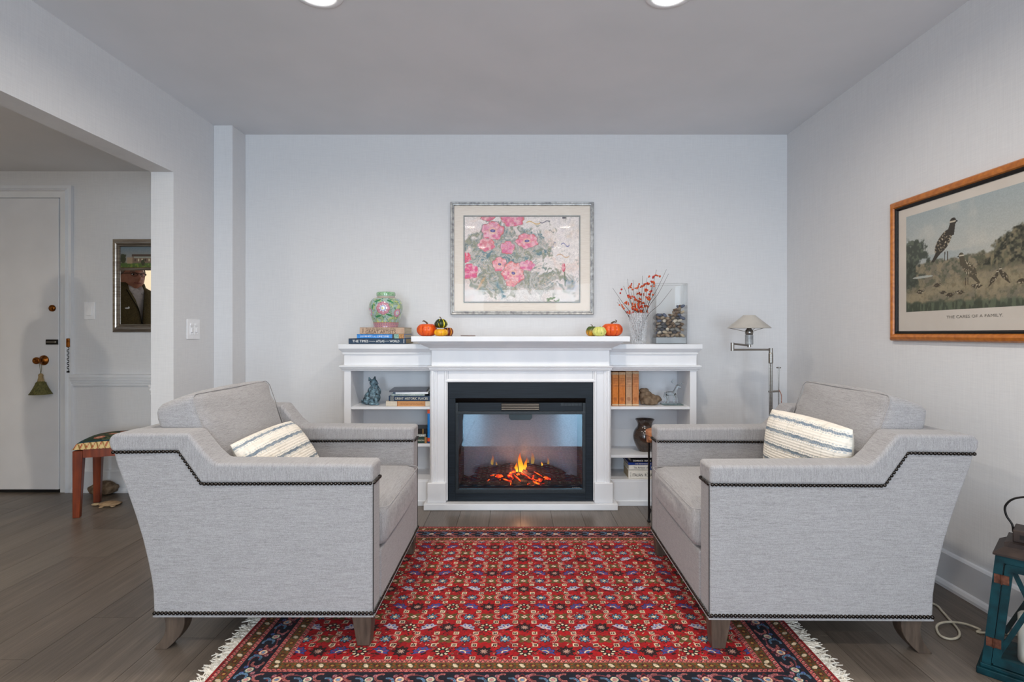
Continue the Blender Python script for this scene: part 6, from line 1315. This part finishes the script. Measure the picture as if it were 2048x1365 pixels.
for k in range(4): bm = B(-.028, .028, -.0462, -.044, .430, .444); bmesh.ops.transform(bm, matrix=R4(k), verts=bm.verts); lq('vent_slot', bm, mat_darkgap, cap)
lq('handle', tube(NB(), curve_pts([(-.047, 0, .438), (-.050, 0, .462), (-.064, 0, .488), (-.066, 0, .518), (-.044, 0, .547), (0, 0, .560), (.044, 0, .547), (.066, 0, .518), (.064, 0, .488), (.050, 0, .462), (.047, 0, .438)], 6), .0032, 8), mat_black, smooth=True)
cd = thing('candle', 'white pillar candle standing inside the teal lantern', 'candle', (1.637, 1.720, .0345)); put('wax', lathe(NB(), [(0, 0), (.036, 0), (.037, .004), (.037, .146), (.034, .150), (.012, .146), (0, .145)], 28), var('ivory_wax', '#e4e2d6', '#ecebe2', .5, (20, 20, 20), bump=0), cd, smooth=True); put('wick', tube(NB(), [(0, 0, .144), (.001, 0, .157)], .0012, 5), mat_black, cd)

# cable on the floor
pts = [(1868, 1209), (1884, 1223), (1898, 1239), (1911, 1253), (1919, 1266), (1916, 1275.5), (1901, 1279), (1886, 1275), (1877, 1268), (1873, 1257), (1876, 1250), (1886, 1246), (1904, 1245), (1931, 1249), (1960, 1260)]
def FL(px, py, z=.004): Y = (EYE - z) * F / (py - HY); return ((px - HX) / F * Y, Y, z)
pp = [(1.50, 2.62, .004), (1.55, 2.40, .004), (1.60, 2.22, .004)] + [FL(a, b, .0045 + (.005 if 10 <= i <= 13 else 0)) for i, (a, b) in enumerate(pts)] + [(1.66, 1.95, .0045), (1.78, 1.93, .0045), (1.80, 1.80, .0045)]
tag(put('power_cable', tube(NB(), curve_pts(pp, 6), .0042, 8), var('clear_vinyl_cable', '#b0a896', '#c9c2b0', .3, (40, 40, 40), bump=0), None, smooth=True), 'pale looped power cable on the floor behind the right armchair', 'cable')

# ------------------------------------------------------------------ hall: stool, stones, tassel, bracket
sr = math.radians(20); stool = thing('stool', 'mahogany stool with floral needlepoint seat in the hall, left of the armchair', 'stool', (-2.60, 3.165, 0), sr)
SW, SD, SH = .40, .345, .412
for a, b in ((.0, .0), (SW - .05, 0), (0, SD - .05), (SW - .05, SD - .05)):
    bm = NB(); sx_ = .016 if a == 0 else 0; ex = .05 if a == 0 else .034; sy_ = .0 if b == 0 else .016
    A = [bm.verts.new(p) for p in ((a, b, SH - .02), (a + .05, b, SH - .02), (a + .05, b + .05, SH - .02), (a, b + .05, SH - .02))]
    u0, u1 = (a, a + .034) if a == 0 else (a + .016, a + .05); v0, v1 = (b, b + .034) if b == 0 else (b + .016, b + .05)
    C = [bm.verts.new(p) for p in ((u0, v0, 0), (u1, v0, 0), (u1, v1, 0), (u0, v1, 0))]; bm.faces.new(A); bm.faces.new(C)
    for k in range(4): bm.faces.new([A[k], A[(k + 1) % 4], C[(k + 1) % 4], C[k]])
    put('leg', bm, mat_mahog, stool, bevel=.002, seg=1)
for n, bx in (('seat_rail', (.05, SW - .05, .002, .022)), ('seat_rail', (.05, SW - .05, SD - .022, SD - .002))): put(n, B(bx[0], bx[1], bx[2], bx[3], SH - .062, SH - .006), mat_mahog, stool)
for x in (.002, SW - .022): put('seat_rail', B(x, x + .02, .05, SD - .05, SH - .062, SH - .006), mat_mahog, stool)
ny, nx = 90, 110; U, V_ = np.meshgrid(np.linspace(-1, 1, nx), np.linspace(-1, 1, ny)); img = np.zeros((ny, nx, 3)); img[:] = rgb('#1f2f24')
n1 = fbm(ny, nx, 9, 11, 5); lay(img, sm(n1, .5, .6) * .8, '#5a5f3c'); lay(img, sm(1 - n1, .52, .6) * .7, '#27402c')
for cx, cy, r in ((-.45, -.55, .14), (.1, .1, .2), (-.2, -.2, .12), (.5, -.4, .16), (.55, .4, .15), (-.5, .4, .15)):
    q = np.hypot(U - cx, V_ - cy); lay(img, (q < r) * 1.0, '#b06a52'); lay(img, (q < r * .55) * 1.0, '#d8a088'); lay(img, (q < r * .2) * 1.0, '#7a2c28')
e = np.maximum(np.abs(U), np.abs(V_)); lay(img, ((e > .80) & (e < .90)) * 1.0, '#12404a')
al = np.where(np.abs(U) > np.abs(V_), V_ * SD / 2, U * SW / 2); bd = e >= .90; lay(img, bd * 1.0, '#d8c08a')
for sg in (1, -1): lay(img, (bd & ((((al + sg * (e - .9) * .2) / .030) % 1) < .22)) * 1.0, '#a8281c' if sg > 0 else '#8f6b34')
Zs = .030 + .034 * (1 - np.abs(U) ** 3) * (1 - np.abs(V_) ** 3) - .030 * sm(e, .90, 1.0)
put('needlepoint_seat', grid_mesh('needlepoint_seat', np.stack([SW / 2 + U * (SW / 2 + .004), SD / 2 + V_ * (SD / 2 + .004), SH - .012 + Zs], -1), img), painted_mat('needlepoint_wool', .95, .4, 500), stool, smooth=True)
rkm = var('speckled_brown_rock', '#4a3a2a', '#8a7660', .9, (40, 40, 40), 5, bump=.5)
bm = NB(); bmesh.ops.create_icosphere(bm, subdivisions=3, radius=1)
for v in bm.verts: v.co = Vector((v.co.x * .098, v.co.y * .06, v.co.z * .046)) * (1 + .10 * math.sin(4 * v.co.x + 1) * math.cos(3 * v.co.y) + .05 * math.sin(9 * v.co.z))
c = FL(186, 998, 0); tag(put('rock', bm, rkm, None, smooth=True), 'rounded brown rock on the hall floor under the stool', 'rock').location = (c[0], c[1] + .09, .042)
c = FL(212, 1012, 0); tt = thing('turtle_figure', 'flat tan turtle-shaped stone on the hall floor beside the stool', 'figurine', (c[0], c[1], 0), .12); tm = var('tan_stone', '#8a6c4c', '#b59a78', .8, (40, 40, 40), 5, bump=.3)
bm = NB(); ell(bm, (.022, 0, .012), (.062, .045, .014), 20, 10); put('shell', bm, tm, tt, smooth=True); bm = NB(); ell(bm, (-.058, 0, .010), (.026, .016, .008), 14, 8); put('head', bm, var('pale_tan_stone', '#a58f6e', '#c0ab88', .8, (40, 40, 40)), tt, smooth=True)
for a, b in ((.0, .045), (.0, -.045), (.06, .035), (.06, -.035)): bm = NB(); ell(bm, (a, b, .006), (.014, .018, .006), 10, 6); put('flipper', bm, tm, tt, smooth=True)
# tassel hung from the knob
p = W(80, 730, 3.64); tl = thing('tassel', 'olive green tassel hanging from the brass door knob', 'tassel', p); mat_tas = var('olive_silk', '#3c3a18', '#6f6b36', .7, (160, 160, 20), bump=.4)
s = lambda px, py: tuple(Vector(W(px, py, 3.64)))
bm = NB(); tube(bm, [s(79, 728), s(80.5, 740), s(81.5, 748)], .0015, 5); tube(bm, [s(83.5, 728), s(83, 740), s(81.5, 748)], .0015, 5); put('hanging_loop', bm, mat_tas, tl, world=True)
c = W(81.5, 790, 3.64); h = lambda py: W(0, py, 3.64)[2] - c[2]
put('head', lathe(NB(), [(.002, h(747)), (.012, h(749)), (.014, h(752)), (.012, h(754)), (.018, h(762)), (.019, h(765))], 20, c=c, closed=False), var('tan_silk_head', '#8a744c', '#a89064', .7, (160, 160, 20), bump=.3), tl, world=True, smooth=True)
put('skirt', lathe(NB(), [(.018, h(763)), (.028, h(766)), (.030, h(769)), (.036, h(773)), (.040, h(776)), (.055, h(785)), (.064, h(789)), (.002, h(790))], 60, c=c, fn=lambda a, z: 1 + .04 * math.sin(30 * a), closed=False), mat_tas, tl, world=True)
c = W(303.0, 780, 3.55)
br = thing('wall_bracket', 'white carved bracket just showing behind the corner of the hall opening', 'bracket', (c[0], 3.55, c[2] - .04))
put('bracket_body', lathe(NB(), [(0, 0), (.006, .002), (.009, .012), (.006, .022), (.014, .032), (.018, .044), (.012, .050), (.019, .060), (.020, .072), (0, .076)], 16), mat_plastic, br, smooth=True)
put('wall_arm', B(-.006, .20, -.008, .008, .058, .074), mat_plastic, br)

# ------------------------------------------------------------------ the man standing in the hall, seen in the mirror
man = thing('person', 'man in glasses, olive fleece jacket and pale shirt, seen in the hall mirror', 'person', (-3.215, 2.87, -0.0), math.radians(30))
# local: faces +x, left side +y
skin = var('skin', '#a86e56', '#b97f68', .5, (30, 30, 30), bump=.05, **{'Subsurface Weight': .05}); fleece = var('olive_fleece', '#463b22', '#5f5232', .95, (120, 120, 120), bump=.5); shirt = var('pale_shirt', '#b9b3b4', '#c9c4c5', .85, (60, 60, 60), bump=.1); hair = var('grey_hair', '#6b5c50', '#8f8072', .8, (120, 120, 30), bump=.4); trs = var('dark_trousers', '#23262c', '#2f333a', .9, (60, 60, 60), bump=.1)
def skinned(name, V, E_, R_, m, parent, root=0, sub=2):
    me = bpy.data.meshes.new(name); me.from_pydata(V, E_, []); o = bpy.data.objects.new(name, me); COL.objects.link(o); o.parent = parent; me.materials.append(m)
    md = o.modifiers.new('skin', 'SKIN'); md.use_smooth_shade = True
    for i, v in enumerate(me.skin_vertices[0].data): r = R_[i]; v.radius = r if isinstance(r, tuple) else (r, r); v.use_root = (i == root)
    s_ = o.modifiers.new('sub', 'SUBSURF'); s_.levels = sub; s_.render_levels = sub; return o
def rings(bm, secs, seg=28, open_=(True, True)):
    """cross-sections (z, cx, cy, rx, ry)"""
    rs = []
    for z, cx, cy, rx, ry in secs: rs.append([bm.verts.new((cx + rx * math.copysign(abs(math.cos(a)) ** .85, math.cos(a)), cy + ry * math.copysign(abs(math.sin(a)) ** .85, math.sin(a)), z)) for a in [2 * PI * k / seg for k in range(seg)]])
    for a, b in zip(rs, rs[1:]):
        for k in range(seg): bm.faces.new([a[k], a[(k + 1) % seg], b[(k + 1) % seg], b[k]])
    if not open_[0]: bm.faces.new(rs[0][::-1])
    if not open_[1]: bm.faces.new(rs[-1])
    return rs
# body under the clothes: one continuous figure, legs, trunk, arms and neck
bodyV = [(0, 0, .95), (0, 0, 1.15), (-.01, 0, 1.36), (-.01, 0, 1.47), (.005, 0, 1.54), (0, .09, .90), (.01, .10, .50), (-.01, .10, .09), (.10, .115, .04), (0, -.09, .90), (.01, -.10, .50), (-.01, -.10, .09), (.10, -.115, .04), (-.01, .165, 1.375), (-.02, .238, 1.13), (.06, .250, .88), (-.01, -.165, 1.375), (-.02, -.238, 1.13), (.06, -.250, .88)]
bodyE = [(0, 1), (1, 2), (2, 3), (3, 4), (0, 5), (5, 6), (6, 7), (7, 8), (0, 9), (9, 10), (10, 11), (11, 12), (2, 13), (13, 14), (14, 15), (2, 16), (16, 17), (17, 18)]
bodyR = [(.13, .11), (.12, .11), (.09, .09), .05, .055, .085, .06, .042, .035, .085, .06, .042, .035, .034, .034, .026, .034, .034, .026]
skinned('body', bodyV, bodyE, bodyR, skin, man)
# head
bm = NB(); HZ0 = 1.562; n1_, n2_ = 40, 48; rs = []
def G_(x, c_, w_): return math.exp(-((x - c_) / w_) ** 2)
for j in range(n1_ + 1):
    ph = PI * j / n1_; ring = []
    for i in range(n2_):
        th = 2 * PI * i / n2_; dz = -math.cos(ph); s_ = math.sin(ph); x = s_ * math.cos(th); y = s_ * math.sin(th); z = dz
        fx = max(0, x); jaw = 1 - .22 * max(0, -z - .1) ** 1.2
        X_ = .106 * x * (1 if x > 0 else 1.05); Y_ = .086 * y * jaw; Z_ = .130 * z
        X_ += fx * (.040 * G_(y, 0, .17) * G_(z, -.20, .17) * max(0, 1 - abs(z + .22) * .5) + .012 * G_(z, .20, .12) * G_(y, 0, .6) - .012 * (G_(y, .36, .16) + G_(y, -.36, .16)) * G_(z, .02, .10) + .010 * G_(y, 0, .3) * G_(z, -.56, .14) + .014 * G_(z, -.88, .16) * G_(y, 0, .35) + .006 * (G_(y, .5, .2) + G_(y, -.5, .2)) * G_(z, -.30, .2))
        Y_ += math.copysign(.007, y) * G_(z, -.55, .3) * G_(abs(y), .7, .35)
        ring.append(bm.verts.new((X_ + .015, Y_, Z_ + HZ0)))
    rs.append(ring)
for a, b in zip(rs, rs[1:]):
    for k in range(n2_): bm.faces.new([a[k], a[(k + 1) % n2_], b[(k + 1) % n2_], b[k]])
bmesh.ops.remove_doubles(bm, verts=bm.verts, dist=1e-6)
head = put('head', bm, skin, man, smooth=True)
for s_ in (-1, 1):
    bm = NB(); ell(bm, (.005, s_ * .089, HZ0 - .005), (.017, .009, .030), 14, 10, (0, .15, s_ * .3)); put('ear', bm, skin, head, smooth=True)
    bm = NB(); ell(bm, (.103, s_ * .031, HZ0 + .004), (.010, .013, .0065), 14, 10); e_ = put('eye', bm, var('eye_white', '#d8d0cc', '#e2dcd8', .2, bump=0), head, smooth=True)
    bm = NB(); ell(bm, (.1115, s_ * .031, HZ0 + .004), (.004, .006, .006), 10, 8); put('iris', bm, mat_black, head, smooth=True)
    bm = NB(); tube(bm, curve_pts([(.116, s_ * .012, HZ0 + .025), (.118, s_ * .030, HZ0 + .030), (.103, s_ * .054, HZ0 + .027)], 4), .0042, 6); put('eyebrow', bm, hair, head, smooth=True)
bm = NB(); tube(bm, curve_pts([(.108, -.027, HZ0 - .0655), (.120, -.010, HZ0 - .0665), (.121, 0, HZ0 - .068), (.120, .010, HZ0 - .0665), (.108, .027, HZ0 - .0655)], 4), .0042, 6); put('lips', bm, var('lips', '#8d4c42', '#99564a', .5, bump=0), head, smooth=True)
# hair: thin grey cap round the back and sides
bm = NB(); rs = []
for j in range(17):
    ring = []
    for i in range(33):
        th = math.radians(62) + math.radians(236) * i / 32; fr = abs(i - 16) / 16; zlo = -.35 + .55 * fr ** 3; z = zlo + (1.0 - zlo) * (j / 16); s_ = math.sqrt(max(0, 1 - z * z)); ring.append(bm.verts.new((.117 * s_ * math.cos(th) * 1.03 + .010, .0925 * s_ * math.sin(th), .135 * z + HZ0)))
    rs.append(ring)
for a, b in zip(rs, rs[1:]):
    for k in range(32): bm.faces.new([a[k], a[k + 1], b[k + 1], b[k]])
o = put('hair', bm, hair, head, smooth=True); sd_ = o.modifiers.new('s', 'SOLIDIFY'); sd_.thickness = .006
# glasses
gl_ = NB()
for s_ in (-1, 1):
    pts = [(.130 - .0016 * (abs(s_ * .031 + .024 * math.cos(a)) / .01), s_ * .032 + .022 * math.cos(a), HZ0 + .002 + .014 * math.sin(a)) for a in np.linspace(0, 2 * PI, 21)]
    tube(gl_, pts, [.0026 if p[2] > HZ0 + .006 else .0012 for p in pts], 6, cap=False); tube(gl_, [(.120, s_ * .056, HZ0 + .012), (.06, s_ * .089, HZ0 + .012), (0, s_ * .096, HZ0 + .010), (-.015, s_ * .094, HZ0 - .008)], .0024, 6)
tube(gl_, [(.130, -.008, HZ0 + .008), (.1325, 0, HZ0 + .011), (.130, .008, HZ0 + .008)], .0022, 6)
o = put('glasses', gl_, mat_black, man, smooth=True)
# head turned a touch
# shirt: collar and front
bm = NB(); rings(bm, [(1.10, .0, 0, .140, .165), (1.25, .005, 0, .138, .170), (1.36, .005, 0, .120, .160), (1.42, .01, 0, .095, .120), (1.455, .008, 0, .072, .075), (1.475, .008, 0, .068, .068), (1.48, .008, 0, .062, .062)], 32); put('shirt', bm, shirt, man, smooth=True)
bm = NB()
for s_ in (-1, 1):
    c_ = [(.080, s_ * .004, 1.452), (.070, s_ * .045, 1.482), (.010, s_ * .074, 1.500), (-.05, s_ * .05, 1.505), (-.068, s_ * .0, 1.505)]; d_ = [(.112, s_ * .030, 1.405), (.092, s_ * .070, 1.430), (.015, s_ * .090, 1.465), (-.06, s_ * .058, 1.47), (-.080, 0, 1.47)]
    C_ = curve_pts(c_, 5); D__ = curve_pts(d_, 5); A = [bm.verts.new(p) for p in C_]; B_ = [bm.verts.new(p) for p in D__]
    for k in range(len(A) - 1): bm.faces.new([A[k], A[k + 1], B_[k + 1], B_[k]])
o = put('shirt_collar', bm, shirt, man, smooth=True); sd_ = o.modifiers.new('s', 'SOLIDIFY'); sd_.thickness = .003
# jacket: open front shell, sleeves and standing collar
def jacket():
    bm = NB(); secs = [(.86, 0, .155, .195), (.95, 0, .165, .200), (1.05, .01, .172, .200), (1.18, .012, .168, .205), (1.28, .008, .160, .212), (1.36, 0, .145, .215), (1.41, -.005, .128, .195), (1.44, -.008, .110, .150), (1.465, -.008, .094, .105), (1.50, -.008, .090, .094)]
    gap = [.01, .012, .015, .02, .05, .11, .2, .32, .46, .62]; rs = []
    for (z, cx, rx, ry), g_ in zip(secs, gap):
        ring = []
        for k in range(41):
            a = g_ + (2 * PI - 2 * g_) * k / 40; ring.append(bm.verts.new((cx + rx * math.copysign(abs(math.cos(a)) ** .85, math.cos(a)), ry * math.copysign(abs(math.sin(a)) ** .85, math.sin(a)), z)))
        rs.append(ring)
    for a, b in zip(rs, rs[1:]):
        for k in range(40): bm.faces.new([a[k], a[k + 1], b[k + 1], b[k]])
    return bm
o = put('jacket', jacket(), fleece, man, smooth=True); sd_ = o.modifiers.new('s', 'SOLIDIFY'); sd_.thickness = .010; jk = o
for s_ in (-1, 1):
    skinned('sleeve', [(-.01, s_ * .140, 1.395), (-.015, s_ * .200, 1.365), (-.02, s_ * .242, 1.15), (.04, s_ * .250, .95), (.058, s_ * .250, .875), (.062, s_ * .250, .855)], [(0, 1), (1, 2), (2, 3), (3, 4), (4, 5)], [.066, .070, .058, .048, .042, .040], fleece, jk)
    # hand: palm with four fingers and a thumb, lightly curled
    hx_, hy_, hz_ = .064, s_ * .250, .872; V = [(hx_, hy_, hz_), (hx_ + .008, hy_, hz_ - .055)]; E_ = [(0, 1)]; R_ = [(.026, .018), (.034, .016)]
    for f, (dy, L) in enumerate(((.030, .070), (.010, .080), (-.010, .075), (-.028, .058))):
        k = len(V); V += [(hx_ + .012 + dy * .9, hy_, hz_ - .085), (hx_ + .018 + dy, hy_ - s_ * .012, hz_ - .085 - L * .5), (hx_ + .022 + dy, hy_ - s_ * .030, hz_ - .085 - L * .85)]; E_ += [(1, k), (k, k + 1), (k + 1, k + 2)]; R_ += [.0095, .0085, .007]
    k = len(V); V += [(hx_ + .036, hy_ - s_ * .008, hz_ - .035), (hx_ + .052, hy_ - s_ * .016, hz_ - .068), (hx_ + .054, hy_ - s_ * .022, hz_ - .092)]; E_ += [(0, k), (k, k + 1), (k + 1, k + 2)]; R_ += [.012, .010, .0085]
    skinned('hand', V, E_, R_, skin, man)
bm = NB(); tube(bm, curve_pts([(.160, .004, .88), (.186, .005, 1.05), (.184, .009, 1.18), (.170, .022, 1.28), (.146, .056, 1.36), (.102, .078, 1.44)], 6), .003, 5); put('zip', bm, mat_black, jk)
bm = NB(); ell(bm, (.155, .098, 1.285), (.004, .016, .006), 10, 6, (0, 0, .35)); ell(bm, (.158, .088, 1.292), (.004, .007, .007), 10, 6); put('chest_emblem', bm, mat_plastic, jk, label='small white embroidered emblem')
bm = NB(); rings(bm, [(.80, 0, 0, .130, .185), (.88, 0, 0, .145, .190), (.98, 0, 0, .150, .175)], 28)
tr_ = put('trousers', bm, trs, man, smooth=True)
for s_ in (-1, 1):
    bm = NB(); rings(bm, [(.06, 0, s_ * .103, .062, .058), (.12, -.005, s_ * .102, .064, .060), (.50, .008, s_ * .100, .085, .080), (.70, .005, s_ * .096, .098, .090), (.86, 0, s_ * .090, .125, .095)], 20); put('trouser_leg', bm, trs, tr_, smooth=True)
    bm = NB(); ell(bm, (.045, s_ * .110, .038), (.140, .050, .045), 18, 10)
    for v in bm.verts: v.co.z = max(v.co.z, 0.002)
    put('shoe', bm, mat_black, man, smooth=True)
